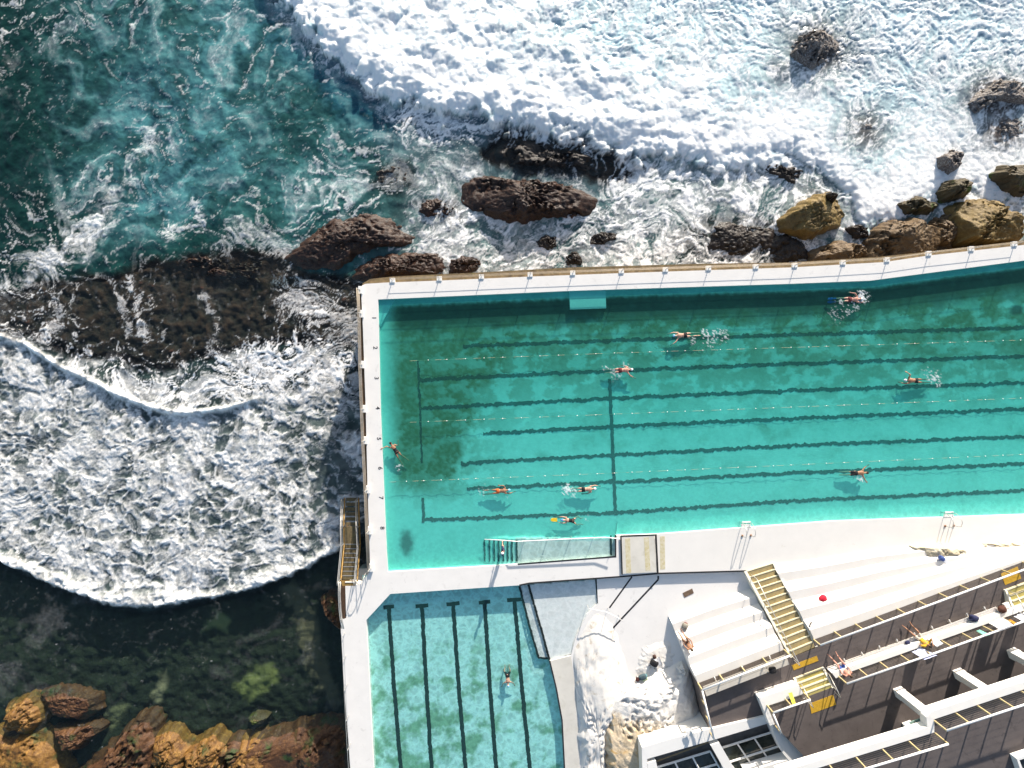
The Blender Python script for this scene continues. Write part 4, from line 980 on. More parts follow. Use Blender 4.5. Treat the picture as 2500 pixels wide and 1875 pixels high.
def build_terraces():
    # seating steps
    loft_steps('seating_steps', [(1884, 1377), (1990, 1364), (2130, 1341), (2240, 1332), (2400, 1322), (2600, 1308), (2900, 1286)], [(1988, 1561), (2080, 1527), (2200, 1483), (2310, 1441), (2494, 1373), (2600, 1333), (2900, 1222)], 0.0, Z1, 4, M['seat'], 'long white seating steps rising from the pool side to the brown walkway', 'bleachers', 'white seating steps')
    loft_steps('seating_steps', [(1631, 1502), (1730, 1466), (1832, 1436)], [(1704, 1668), (1810, 1627), (1914, 1586)], ZP, Z1, 4, M['seat'], 'shorter white seating steps left of the long staircase, with a sitting sunbather', 'bleachers', 'white seating steps')
    # walkway and decks
    w1 = MB().prismP([(1704, 1669), (1914, 1587), (1937, 1604), (1990, 1583), (1988, 1562), (2494, 1374), (2900, 1223), (2900, 1340), (2500, 1480), (2034, 1644), (1952, 1674), (1857, 1704), (1880, 1752), (1732, 1785)], Z1, -1).build('walkway', M['brown_deck'])
    tag(w1, kind='structure')
    d2 = MB().prismP([(1857, 1704), (1952, 1674), (1968, 1702), (2033, 1678), (2030, 1645), (2500, 1478), (2900, 1337), (2900, 2100), (1960, 2100), (1966, 1850), (1890, 1770)], Z2, -1).build('terrace', M['brown_deck'])
    tag(d2, kind='structure')
    # white parapets edging the terrace
    mb = MB().prismP([(2031, 1643), (2500, 1477), (2900, 1336), (2900, 1350), (2500, 1491), (2060, 1646), (2041, 1656)], Z2 + .10, Z1 - .2)
    mb.build('white_parapet', M['white']); o = bpy.data.objects['white_parapet']; tag(o, 'long white parapet ledge behind the slatted bench, carrying the towel railing', 'parapet', 'white parapets of the terraces')
    o = MB().prismP([(1853, 1704), (1950, 1673), (1962, 1694), (1873, 1724), (1892, 1768), (1880, 1772)], Z2 + .10, Z1 - .6).build('white_parapet', M['white'])
    tag(o, 'short white parapet with the yellow towel, left of the small yellow stairs', 'parapet', 'white parapets of the terraces')
    # stairs
    stair('long tan staircase climbing between the two sets of white seating steps', (1822, 1393), (1884, 1374), (1990, 1580), (1936, 1603), 0.0, Z1, 14, M['tread'], .22)
    stair('short yellow staircase from the brown walkway to the terrace', (1941, 1653), (2005, 1629), (2031, 1680), (1967, 1704), Z1, Z2, 4, M['tread_y'], .18)
    stair('yellow staircase cut by the right edge, beside the brown backpack', (2455, 1438), (2540, 1406), (2570, 1462), (2482, 1494), Z1, Z2, 4, M['tread_y'], .18)
    tac = surf('yellow_tactile_tile', (.60, .36, .03), .7, .08, 5, col2=(.46, .26, .02))
    def mat_pad(label, pts, z):
        q = [P(x, y, z) for x, y in pts]
        mb = MB().prism([V2(p) for p in q], z + .002, z + .022)
        for i in range(1, 12):
            for j in range(1, 5):
                a = q[0].lerp(q[1], i / 12); b = q[3].lerp(q[2], i / 12); c = a.lerp(b, j / 5)
                mb.add([c + Vector((dx, dy, .03 if not (dx or dy) else .022)) for dx, dy in ((0, 0), (.03, 0), (0, .03), (-.03, 0), (0, -.03))], [(0, 1, 2), (0, 2, 3), (0, 3, 4), (0, 4, 1)])
        o = mb.build('tactile_mat', tac); tag(o, label, 'tactile paving', 'yellow tactile mats')
    mat_pad('yellow tactile mat at the head of the long tan staircase', [(1933, 1624), (1994, 1601), (1998, 1613), (1938, 1636)], Z1)
    mat_pad('yellow tactile mat at the head of the short yellow staircase', [(1976, 1718), (2034, 1696), (2041, 1720), (1981, 1742)], Z2)
    mat_pad('yellow tactile mat on the walkway near the right edge', [(2443, 1401), (2484, 1383), (2493, 1412), (2454, 1428)], Z1)
    # railings
    fence('railing behind the shorter white steps, over the left bench', [(1704, 1668), (1914, 1586)], Z1, 1.05, 5)
    fence('long railing along the top of the long white steps', [(1986, 1561), (2200, 1483), (2494, 1373), (2700, 1297)], Z1, 1.05, 15)
    fence('railing on the terrace ledge hung with towels', [(2048, 1652), (2259, 1579), (2500, 1493), (2700, 1421)], Z2 + .1, 1.1, 14)
    fence('short railing with a yellow towel, left of the short yellow staircase', [(1873, 1722), (1962, 1691)], Z2 + .1, 1.05, 3)
    fence('railing closing the left end of the walkway above the tan rock', [(1704, 1669), (1732, 1785)], Z1, 1.05, 4)
    fence('railing from the yellow towel down towards the skylights', [(1873, 1724), (1893, 1772)], Z2 + .1, 1.05, 2)
    # handrails on the stairs
    def handrail(label, pts):
        q = [P(x, y, z) for x, y, z in pts]; r = empty('handrail', q[0], label, 'handrail', 'stair handrails')
        top = [p + Vector((0, 0, .95)) for p in q]
        MB().tube(top, .035, 6).build('rail', M['steel'], r, True)
        for p, t in zip(q, top): MB().tube([p - Vector((0, 0, .1)), t], .03, 6).build('post', M['steel'], r)
    handrail('steel handrail down the left side of the long tan staircase', [(1836, 1404, 0.3), (1868, 1470, 0.95), (1900, 1535, 1.6), (1936, 1604, Z1), (1939, 1612, Z1)])
    handrail('steel handrail on the left of the short yellow staircase', [(1943, 1656, Z1), (1966, 1702, Z2), (1971, 1712, Z2)])
    handrail('steel handrail on the right of the short yellow staircase', [(2009, 1633, Z1), (2029, 1672, Z2), (2036, 1688, Z2)])
    handrail('steel handrail on the stairs at the right edge', [(2457, 1440, Z1), (2484, 1492, Z2)])
    # benches
    def bench(label, a, b, w, z, nleg, slats, matn):
        A = P(*a, z); B = P(*b, z); d = (B - A).normalized(); nn = Vector((d.y, -d.x, 0))
        r = empty('bench', A - Vector((0, 0, .45)), label, 'bench', 'slatted benches on the walkway')
        for k in range(slats):
            sw = w / slats; o0 = nn * (k * sw + .012); o1 = nn * ((k + 1) * sw - .012)
            MB().prism([V2(A + o0), V2(B + o0), V2(B + o1), V2(A + o1)], z - .04, z).build('seat_slat', matn, r)
        for k in range(nleg):
            c = A.lerp(B, (k + .5) / nleg) + nn * w * .45; c.z = z - .24
            MB().box(c, (.08, w * .8, .42), math.atan2(d.y, d.x)).build('leg', M['steel'], r)
            MB().box(c - nn * w * .62 + Vector((0, 0, .0)), (.07, .16, .10), math.atan2(d.y, d.x)).build('bracket', M['rail_white'], r)
    slat = surf('pale_grey_bench_slat', (.62, .59, .56), .6, .06, 4)
    bench('long pale bench along the parapet, seating the two people', (2045, 1624), (2432, 1481), .58, Z1 + .56, 9, 4, slat)
    bench('short pale bench backed against the railing, holding a black bag', (1716, 1676), (1918, 1598), .85, Z1 + .45, 3, 2, surf('warm_bench_slat', (.60, .55, .47), .6, .06, 4))

def build_upper():
    wl = M['white']
    # columns of the upper storey
    def column(label, x, y, w=.62, d=.62, z1=Z3 - .6):
        c = P(x, y, Z2); mb = MB(); rz = -math.atan2(-.36, .93)
        rz = math.radians(20)
        mb.box((c.x, c.y, (Z2 + z1) / 2), (w, d, z1 - Z2), rz); 
        o = mb.build('column', wl, None, bevel=.02); tag(o, label, 'column', 'white columns under the balcony')
        b = MB().box((c.x, c.y, Z2 + .30), (w + .05, d + .05, .60), rz).build('column_base', M['white'], o)
    column('white column under the balcony corner, left of the other full ones', 2193, 1688)
    column('white column under the balcony, middle of the three full ones', 2338, 1643)
    column('white column under the balcony near the right edge', 2470, 1593)
    column('short visible white column below the glass pane', 2215, 1771)
    # balcony: deck slab and white edge beam
    r = empty('balcony', P(2270, 1800, Z3), 'raised brown balcony with a white edge beam and stepped corner', 'balcony')
    MB().prismP([(1910, 1900), (2100, 1844), (2279, 1789), (2279, 1757), (2420, 1710), (2900, 1555), (2900, 2110), (1900, 2110)], Z3 - .25, Z3 - .6).build('balcony_deck', M['brown_deck'], r)
    mb = MB().prismP([(1900, 1886), (2223, 1789), (2264, 1775), (2281, 1788), (2100, 1844), (1912, 1901)], Z3, Z3 - .75)
    mb.build('edge_beam', wl, r)
    mb = MB().prismP([(2262, 1752), (2275, 1737), (2500, 1664), (2900, 1534), (2900, 1551), (2500, 1683), (2281, 1756)], Z3 + .002, Z3 - .75)
    mb.build('edge_beam', wl, r)
    MB().prismP([(2262, 1752), (2281, 1756), (2281, 1788), (2264, 1775)], Z3 - .004, Z3 - .75).build('edge_beam', wl, r)
    fence('upper balcony railing, right of the stepped corner', [(2279, 1758), (2420, 1711), (2760, 1600)], Z3 - .1, 1.3, 10)
    fence('lower balcony railing, left of the stepped corner', [(1960, 1888), (2100, 1845), (2283, 1790)], Z3 - .1, 1.3, 6)
    g = bpy.data.materials.new('green_glass'); g.use_nodes = True
    m, nt, o = new_mat('pale_green_glass'); b = N(nt, 'ShaderNodeBsdfPrincipled', i_Roughness=.08); b.inputs['Base Color'].default_value = (.28, .42, .36, 1); b.inputs['Alpha'].default_value = .9; L(nt, b.outputs[0], o.inputs[0])
    bpy.data.materials.remove(g)
    mb = MB().prismP([(2219, 1764), (2262, 1748), (2256, 1778), (2246, 1792)], Z3 - .95, Z3 - 1.0)
    ob = mb.build('glass_canopy', m); tag(ob, 'pale green glass pane beside the short visible column', 'glass pane')
    # small white framed hatch, bottom right corner
    r = empty('rooflight_box', P(2500, 1860, Z3), 'small white framed box with dark glass in the bottom right corner', 'rooflight')
    z = Z3 + .35
    mb = MB()
    for a in [[(2482, 1852), (2560, 1826), (2562, 1832), (2489, 1856)], [(2482, 1852), (2489, 1856), (2515, 1925), (2508, 1928)]]: mb.prismP(a, z, z - .7)
    mb.build('frame', wl, r)
    gl_, nt, o = new_mat('dark_rooflight_glass'); b = N(nt, 'ShaderNodeBsdfPrincipled', i_Roughness=.05); b.inputs['Base Color'].default_value = (.02, .025, .025, 1); L(nt, b.outputs[0], o.inputs[0])
    MB().prismP([(2489, 1856), (2562, 1832), (2590, 1900), (2515, 1925)], z - .2, z - .25).build('glass', gl_, r)

    # ---- low annex with glazed skylights at the bottom
    zr = 2.5
    r = empty('annex_roof', P(1760, 1850, 0), 'white walled annex roof with two glazed skylights at the bottom edge', 'building')
    MB().prismP([(1567, 1825), (1640, 1803), (1732, 1780), (1876, 1746), (1882, 1764), (1753, 1803), (1580, 1853)], zr, -1).build('parapet', wl, r)
    MB().prismP([(1567, 1825), (1580, 1853), (1590, 2100), (1574, 2100)], zr - .003, -1).build('parapet', wl, r)
    MB().prismP([(1883, 1768), (1902, 1776), (1925, 1792), (1942, 1806), (1948, 1822), (1964, 1840), (1967, 1852), (1930, 1862), (1909, 1836), (1895, 1805)], zr + .3, -1).build('end_wall', wl, r)
    MB().prismP([(1820, 1886), (1932, 1852), (1967, 1843), (1971, 1864), (1880, 1893), (1830, 1910)], zr + .28, -1).build('front_wall', wl, r)
    MB().prismP([(1735, 1820), (1756, 1813), (1795, 1880), (1830, 2100), (1800, 2100), (1768, 1878)], zr + .02, 0).build('cross_beam', wl, r)
    MB().prismP([(1581, 1863), (1601, 1857), (1612, 1900), (1620, 2100), (1592, 2100)], zr + .01, 0).build('cross_beam', wl, r)
    MB().prismP([(1570, 1832), (1880, 1755), (1975, 1850), (1990, 2110), (1580, 2110)], 1.35, -1).build('roof_floor', surf('grey_roof_membrane', (.19, .18, .17), .8, .15, 2), r)
    MB().tube([P(1605, 1858, 2.0), P(1665, 1836, 2.0), P(1735, 1810, 2.0)], .06, 6).build('pipe', surf('old_copper_pipe', (.28, .2, .1), .5, .1, 3), r)
    gm, nt, o = new_mat('skylight_glass'); b = N(nt, 'ShaderNodeBsdfPrincipled', i_Roughness=.06)
    L(nt, ramp(nt, noise(nt, .7, 4, .6), [(.4, (.012, .016, .014)), (.55, (.05, .055, .045)), (.7, (.03, .05, .06))]), b.inputs['Base Color']); L(nt, b.outputs[0], o.inputs[0])
    zg = 1.75
    def skylight(label, quad, nx, ny, barw=.12):
        A, B, C_, D_ = [P(x, y, zg) for x, y in quad]
        s = empty('skylight', A, label, 'skylight', 'glazed skylights of the annex')
        MB().prism([V2(q) for q in (A, B, C_, D_)], zg - .05, zg).build('glass', gm, s)
        mb = MB()
        for i in range(nx + 1):
            mb.tube([A.lerp(B, i / nx) + Vector((0, 0, .05)), D_.lerp(C_, i / nx) + Vector((0, 0, .05))], barw * .6, 4)
        for j in range(ny + 1):
            mb.tube([A.lerp(D_, j / ny) + Vector((0, 0, .06)), B.lerp(C_, j / ny) + Vector((0, 0, .06))], barw * .75, 4)
        mb.build('glazing_bar', M['white'], s)
    skylight('right glazed skylight with six large panes beside the end wall', [(1757, 1826), (1882, 1787), (1925, 1853), (1803, 1893)], 3, 2)
    skylight('left glazed skylight of smaller panes near the green tuft', [(1604, 1872), (1733, 1833), (1768, 1895), (1632, 1935)], 3, 2)

def build_outcrops():
    wm, nt, o = new_mat('whitewashed_rock'); p = pos(nt); b = N(nt, 'ShaderNodeBsdfPrincipled', i_Roughness=.85)
    L(nt, mixc(nt, ramp(nt, noise(nt, 1.6, 9, .7, p, .6), [(.56, 0), (.72, 1)]), (.76, .72, .66), (.46, .38, .27)), b.inputs['Base Color'])
    bp = N(nt, 'ShaderNodeBump', i_Strength=.30, i_Distance=.08); L(nt, noise(nt, 1.8, 9, .65, p, .5), bp.inputs['Height']); L(nt, bp.outputs[0], b.inputs['Normal']); L(nt, b.outputs[0], o.inputs[0])
    sm, nt, o = new_mat('half_whitewashed_sandstone'); p = pos(nt); b = N(nt, 'ShaderNodeBsdfPrincipled', i_Roughness=.85)
    c = mixc(nt, ramp(nt, noise(nt, 1.2, 9, .7, p, .9), [(.36, 0), (.66, 1)]), (.62, .52, .38), (.40, .31, .20))
    c = mixc(nt, ramp(nt, noise(nt, .8, 8, .65, p, 1.0), [(.54, 0), (.66, 1)]), c, (.46, .30, .12))
    # whitewash reaches down from the seating steps, ragged edge
    sx = N(nt, 'ShaderNodeSeparateXYZ'); L(nt, p, sx.inputs[0])
    wl = math_(nt, 'ADD', math_(nt, 'ADD', math_(nt, 'MULTIPLY', sx.outputs[1], .55), math_(nt, 'MULTIPLY', sx.outputs[0], .10)), math_(nt, 'MULTIPLY', noise(nt, .9, 8, .7, p, .5), 2.6))
    c = mixc(nt, ramp(nt, math_(nt, 'ADD', math_(nt, 'MULTIPLY', wl, .25), 3.76 ), [(.42, 0), (.60, 1)]), c, (.78, .74, .68))
    L(nt, c, b.inputs['Base Color'])
    bp = N(nt, 'ShaderNodeBump', i_Strength=.7, i_Distance=.14); L(nt, noise(nt, 1.4, 10, .7, p, .7), bp.inputs['Height']); L(nt, bp.outputs[0], b.inputs['Normal']); L(nt, b.outputs[0], o.inputs[0])
    G = 'rock outcrops among the paving'
    rock([(1462, 1474), (1488, 1490), (1512, 1530), (1524, 1580), (1545, 1625), (1560, 1672), (1530, 1715), (1500, 1760), (1484, 1830), (1486, 2100), (1419, 2100), (1414, 1800), (1404, 1705), (1399, 1650), (1394, 1600), (1407, 1555), (1434, 1500)], .55, wm, 'smooth whitewashed rock bordering the paddling pool', 61, z0=ZP - .15, group=G, name='rock_outcrop', cat='rock', coords=P, pw=2.2, facet=.3, rough=.16, fine=.04)
    rock([(1482, 1700), (1515, 1662), (1570, 1650), (1640, 1625), (1690, 1618), (1706, 1668), (1722, 1740), (1734, 1790), (1690, 1800), (1590, 1828), (1575, 1870), (1570, 2100), (1478, 2100), (1470, 1800)], 1.5, sm, 'rugged tan sandstone rock half whitewashed, below the walkway end', 62, z0=ZP - .3, group=G, name='rock_outcrop', cat='rock', coords=P, pw=4, facet=1.3, rough=.22, Mn=190, K=60, fine=.06)
    cm = surf('cream_rock', (.68, .60, .44), .85, .1, 1.5, .6, 5, col2=(.48, .40, .26), dirt=(.72, .69, .60), dscale=1.2)
    rock([(2228, 1336), (2290, 1330), (2362, 1334), (2378, 1366), (2300, 1390), (2280, 1384)], 1.12, cm, 'flat cream rock set in the white steps, under the blue bag', 63, z0=.15, group=G, name='rock_outcrop', cat='rock', coords=P, pw=5, facet=.6, rough=.2)
    rock([(2366, 1330), (2430, 1324), (2520, 1318), (2520, 1330), (2440, 1350), (2384, 1364)], .98, cm, 'long cream rock in the white paving near the right edge', 64, z0=.1, group=G, name='rock_outcrop', cat='rock', coords=P, pw=5, facet=.4, rough=.2)
    rock([(1566, 1572), (1640, 1560), (1652, 1600), (1640, 1640), (1600, 1668), (1560, 1672), (1545, 1640)], ZP + .16, wm, 'low cream rock patch in the plaza under the bags', 66, z0=ZP - .05, group=G, name='rock_outcrop', cat='rock', coords=P, pw=3, facet=.2, rough=.3, fine=.02)
    rock([(1648, 1628), (1668, 1618), (1684, 1640), (1676, 1658), (1655, 1655)], .6, wm, 'small pointed white rock below the sitting sunbather', 65, z0=ZP - .1, group=G, name='rock_outcrop', cat='rock', coords=P, pw=2)
    # a tuft of green in the rock
    gm = surf('green_leaf', (.10, .17, .02), .7, .3, 6)
    rs = random.Random(5); mb = MB(); c0 = P(1550, 1850, .2)
    for i in range(420):
        a = rs.random() * 6.28; rr = rs.random() ** .5 * .75; q = c0 + Vector((rr * math.cos(a) * .7, rr * math.sin(a) * 1.1, rs.random() * .5 * (1 - rr)))
        d = Vector((rs.uniform(-1, 1), rs.uniform(-1, 1), rs.uniform(.2, 1))).normalized() * .16; n = d.cross(Vector((rs.uniform(-1, 1), rs.uniform(-1, 1), .3))).normalized() * .045
        mb.add([q, q + d * .5 + n, q + d, q + d * .5 - n], [(0, 1, 2, 3)])
    r = empty('shrub', c0, 'small green tuft growing in the tan rock at the bottom edge', 'shrub'); mb.build('leaves', gm, r)
    MB().tube([c0 - Vector((0, 0, .4)), c0 + Vector((0, 0, .2))], [.05, .02], 5).build('stem', M['timber'], r)

def build_sea_side():
    # railing on the sea wall: white blocks with a thin post each, cables between
    r = empty('sea_wall_railing', P(1073, 683, -.3), 'cable railing on white blocks along the seaward ledge', 'railing')
    mbt = []
    for u in [848, 949, 1040, 1145, 1237, 1342, 1437, 1530, 1632, 1716, 1820, 1915, 2005, 2097, 2190]:
        px = u * DS; py = np.interp(px, [p[0] for p in TOP_OUT], [p[1] for p in TOP_OUT]) - 3
        c = P(px, py, -.05)
        b = MB().box(c + Vector((0, .06, 0)), (.42, .40, .24), R(2)).build('block', M['white'], r, bevel=.02)
        MB().tube([c + Vector((0, .05, 0)), c + Vector((0, .05, 1.15))], .032, 6).build('post', M['steel'], r)
        mbt.append(c + Vector((0, .05, 0)))
    mb = MB()
    for zz in (1.1, .75, .4): mb.tube([p + Vector((0, 0, zz)) for p in mbt], .014, 5)
    mb.build('cable', M['cable'], r)
    # railing down the west side
    r = empty('sea_side_railing', P(884, 900, 0), 'triple rail on white blocks along the left outer edge of the pool', 'railing')
    pts = []
    for x, y in [(880, 708), (883, 766), (885, 890), (889, 998), (892, 1075), (898, 1195), (902, 1295), (906, 1386)]:
        c = P(x, y, .1); pts.append(c)
        MB().box(c, (.34, .62, .26), R(-2)).build('block', M['white'], r, bevel=.02)
        MB().tube([c, c + Vector((-.05, 0, 1.1))], .035, 6).build('post', M['steel'], r)
    for zz in (.35, .72, 1.08):
        MB().tube([p + Vector((-.05, 0, zz)) for p in pts],   .030, 6).build('rail', surf('tan_rail_paint', (.42, .35, .27), .5, .1, 3), r, True)
    # fine railing along the lower left deck
    r = empty('sea_side_railing', P(838, 1600, 0), 'thin railing along the left edge of the smaller pool deck', 'railing')
    pts = [P(x, y, 0) for x, y in [(842, 1545), (845, 1600), (848, 1670), (852, 1745), (856, 1815), (861, 1890), (866, 1950)]]
    for p in pts: MB().tube([p, p + Vector((0, 0, 1.0))], .026, 5).build('post', M['steel'], r)
    for zz in (.55, 1.0): MB().tube([p + Vector((0, 0, zz)) for p in pts], .020, 5).build('rail', M['steel'], r)
    # stairs down into the sea
    r = empty('sea_stairs', P(860, 1380, -1), 'steep metal stairs with double handrails leading down into the sea', 'stairs')
    tr = surf('slatted_stair_tread', (.20, .15, .07), .7, .2, 5, col2=(.10, .075, .04), dirt=(.22, .19, .04), dscale=3)
    yA, yB, yC, yD = 1414, 1328, 1285, 1216
    zA, zB, zD = -.05, -1.75, -3.7
    def xz(y):
        z = np.interp(y, [yD, yC, yB, yA], [zD, zB, zB, zA]); xl = np.interp(y, [yD, yC, yB, yA], [843, 841, 842, 834]); xr = np.interp(y, [yD, yC, yB, yA], [872, 874, 876, 869]); return xl, xr, float(z)
    for k in range(8):
        y = yA - 4 - k * 11; xl, xr, z = xz(y)
        c0 = P(xl + 2, y, z); c1 = P(xr - 1, y, z)
        MB().box((c0 + c1) / 2, ((c1 - c0).length, .34, .06)).build('tread', tr, r)
        MB().box((c0 + c1) / 2 + Vector((0, .17, .035)), ((c1 - c0).length, .05, .03)).build('nosing', M['steel'], r)
    for k in range(6):
        y = yC - 6 - k * 12; xl, xr, z = xz(y); c0 = P(xl + 2, y, z); c1 = P(xr - 1, y, z)
        MB().box((c0 + c1) / 2, ((c1 - c0).length, .30, .06)).build('tread', tr, r)
    xl, xr, z = xz(1306); a = P(843, yB, zB); b = P(875, yC, zB)
    MB().box(((a + b) / 2), (b.x - a.x, abs(b.y - a.y), .08)).build('landing', tr, r)
    MB().box(P(851, 1424, 0) + Vector((0, 0, -.02)), (.034 * 34, .42, .05)).build('landing', M['timber_y'], r)
    MB().box(P(855, 1421, .03), (.85, .10, .05)).build('nosing', M['white'], r)
    for side in (0, 1):
        line = []
        for y in (yA + 6, yA, yB, yC, yD): x = xz(y)[side] + (-2.5 if side == 0 else 2.5); line.append(P(x, y, xz(y)[2]))
        mb = MB(); mb.tube([p + Vector((0, 0, -.12)) for p in line], .07, 6); mb.build('stringer', M['timber_y'], r)
        for zz in (.95, .55): MB().tube([p + Vector((0, 0, zz)) for p in line], .036, 6).build('handrail', M['steel'], r, True)
        for p in line[1:]: MB().tube([p - Vector((0, 0, .3)), p + Vector((0, 0, .95))], .03, 6).build('post', M['steel'], r)
    for x in (847, 871):
        MB().tube([P(x, yC, zB), P(x, yC, -6)], .09, 6).build('pile', M['timber'], r)
    # slatted timber edge and rails of the step in the deck
    r = empty('slatted_screen', P(840, 1470, 0), 'brown slatted timber edge with bowed steel rails beside the sea stairs', 'screen')
    mb = MB()
    for i in range(26):
        y = 1432 + i * 2.9; mb.box(P(839.5, y, -.35), (.40, .055, .7))
    mb.build('slats', surf('slatted_timber', (.13, .075, .045), .7, .2, 5), r)
    for dx, zz in ((-12, .95), (-7, .55), (-4, .3)):
        MB().tube([P(x + dx * .6, y, zz) for x, y in [(834, 1420), (833, 1450), (835, 1490), (838, 1515), (842, 1535)]], .034, 6).build('rail', M['steel'], r, True)
    for x, y in [(833, 1424), (834, 1470), (837, 1512)]: MB().tube([P(x, y, -.3), P(x - 5, y, .95)], .03, 6).build('post', M['steel'], r)
    loop = [P(869, 1416, .95), P(871, 1424, .95), P(876, 1427, .9), P(882, 1424, .8), P(888, 1412, .6), P(892, 1400, .3), P(893, 1398, 0)]
    MB().tube(loop, .03, 6).build('bent_rail', M['steel'], r, True)

def build_pool_fittings():
    def ladder(label, x, y):
        r = empty('pool_ladder', P(x, y, 0), label, 'ladder', 'steel pool ladders')
        for dx in (0, 21):
            b = P(x + dx, y + 3 - dx * .05, 0); t = Vector((0, 0, 1))
            pts = [b, b + Vector((0, .02, .5)), b + Vector((.0, .1, .86)), b + Vector((0, .45, 1.0)), b + Vector((0, .85, .80)), b + Vector((-.02, 1.05, .3)), b + Vector((-.04, 1.1, -.5))]
            MB().tube(pts, .028, 6).build('rail', M['steel'], r, True)
            MB().ball(b + Vector((0, 0, .04)), (.10, .10, .05)).build('foot', surf('rusty_foot', (.28, .12, .05), .8, .2, 6), r, True)
        for z in (-.12, -.38):
            a = P(x, y, z) + Vector((0, 1.05, 0)); MB().box(a + Vector((.36, 0, 0)), (.72, .14, .04)).build('rung', M['rail_white'], r)
        MB().box(P(x + 9, y - 22, .012), (.85, .22, .024)).build('pad', M['deck'], r)
    ladder('steel pool ladder near the head of the long tan staircase', 1812, 1305)
    ladder('steel pool ladder near the right edge', 2307, 1281)
    # rail on the ramp
    r = empty('ramp_rail', P(1380, 1320, -.2), 'white handrail along the ramp into the lap pool', 'handrail')
    z = .75
    top = [P(1183, 1317, -.05), P(1225, 1319, .25), P(1262, 1322, z), P(1476, 1312, z), P(1512, 1315, .85)]
    MB().tube(top, .04, 6).build('rail', M['rail_white'], r, True)
    for x, y in [(1282, 1314), (1338, 1312), (1394, 1309), (1450, 1306), (1505, 1309)]:
        MB().tube([P(x, y, -.5), P(x + 1, y + 1, z)], .025, 6).build('post', M['steel'], r)
    # bent rail by the paddling pool
    r = empty('bent_handrail', P(1440, 1486, 0), 'thin bent handrail crossing from the white rock to the black line', 'handrail')
    MB().tube([P(1437, 1486, .6), P(1480, 1494, .62), P(1505, 1506, .6), P(1522, 1517, .45)], .032, 6).build('rail', M['rail_white'], r, True)
    for x, y, z in [(1437, 1486, .6), (1488, 1494, .62), (1515, 1511, .6)]: MB().tube([P(x, y, z), Vector((P(x, y, z).x, P(x, y, z).y, ZP - .1))], .022, 5).build('post', M['steel'], r)
    # drain plate
    o = MB().prismP([(1667, 1448), (1690, 1437), (1694, 1448), (1671, 1459)], ZP + .03, ZP).build('drain_cover', surf('rusty_plate', (.20, .13, .085), .8, .2, 4), None)
    tag(o, 'rusty rectangular drain cover in the white plaza', 'drain cover')
# ------------------------------------------------------------------ people
def skin_mat(name, c): return surf(name, c, .5, .10, 9, .0, spec=.5, col2=(c[0] * .8, c[1] * .72, c[2] * .68))
SK = {'fair': skin_mat('fair_skin', (.52, .32, .23)), 'tan': skin_mat('tanned_skin', (.36, .185, .105)), 'pink': skin_mat('pink_skin', (.53, .27, .20))}
def cloth(name, c, v=.06): return surf(name, c, .85, v, 6)
CL = {k: cloth(k, c) for k, c in {'black_fabric': (.012, .012, .014), 'navy_fabric': (.018, .022, .07), 'yellow_fabric': (.72, .42, .03), 'cream_fabric': (.66, .58, .48), 'blue_fabric': (.06, .13, .42), 'white_cap': (.8, .8, .82), 'lightblue_cap': (.22, .48, .68), 'blue_cap': (.10, .25, .60), 'dark_hair': (.020, .014, .010), 'brown_hair': (.06, .032, .016), 'red_fabric': (.60, .015, .04), 'orange_fabric': (.6, .13, .03), 'blue_fin': (.015, .12, .42), 'maroon_fabric': (.14, .03, .03)}.items()}
EYE = surf('dark_eye', (.02, .015, .012), .2, .05, 5)

class Bd:
    def __init__(s): s.m = MB()
    def cap(s, a, b, r0, r1, n=10):
        a, b = Vector(a), Vector(b); s.m.tube([a, b], [r0, r1], n); s.m.ball(a, r0, n, 6); s.m.ball(b, r1, n, 6); return s
    def ell(s, c, ax, ay, az, n=12, m=8):
        """ellipsoid with the three (scaled) axis vectors"""
        c = Vector(c); vs = []; fs = []
        for j in range(m + 1):
            th = math.pi * j / m
            for i in range(n):
                ph = 2 * math.pi * i / n
                vs.append(c + ax * (math.sin(th) * math.cos(ph)) + ay * (math.sin(th) * math.sin(ph)) + az * math.cos(th))
        for j in range(m):
            for i in range(n): fs.append((j * n + i, (j + 1) * n + i, (j + 1) * n + (i + 1) % n, j * n + (i + 1) % n))
        s.m.add(vs, fs); return s
def remeshed(name, b, voxel, mat, parent=None, smooth=4):
    me = bpy.data.meshes.new('t'); me.from_pydata(b.m.v, [], b.m.f); me.update()
    bm = bmesh.new(); bm.from_mesh(me); bmesh.ops.remove_doubles(bm, verts=bm.verts, dist=1e-5); bmesh.ops.recalc_face_normals(bm, faces=bm.faces); bm.to_mesh(me); bm.free()
    t = bpy.data.objects.new('t', me); COL.objects.link(t)
    md = t.modifiers.new('r', 'REMESH'); md.mode = 'VOXEL'; md.voxel_size = voxel; md.use_smooth_shade = True
    sm = t.modifiers.new('s', 'SMOOTH'); sm.factor = .5; sm.iterations = smooth
    dg = bpy.context.evaluated_depsgraph_get(); out = bpy.data.meshes.new_from_object(t.evaluated_get(dg)); bpy.data.objects.remove(t); bpy.data.meshes.remove(me)
    out.name = name; out.materials.clear(); out.materials.append(mat)
    o = bpy.data.objects.new(name, out); COL.objects.link(o)
    if parent is not None: o.parent = parent
    return o

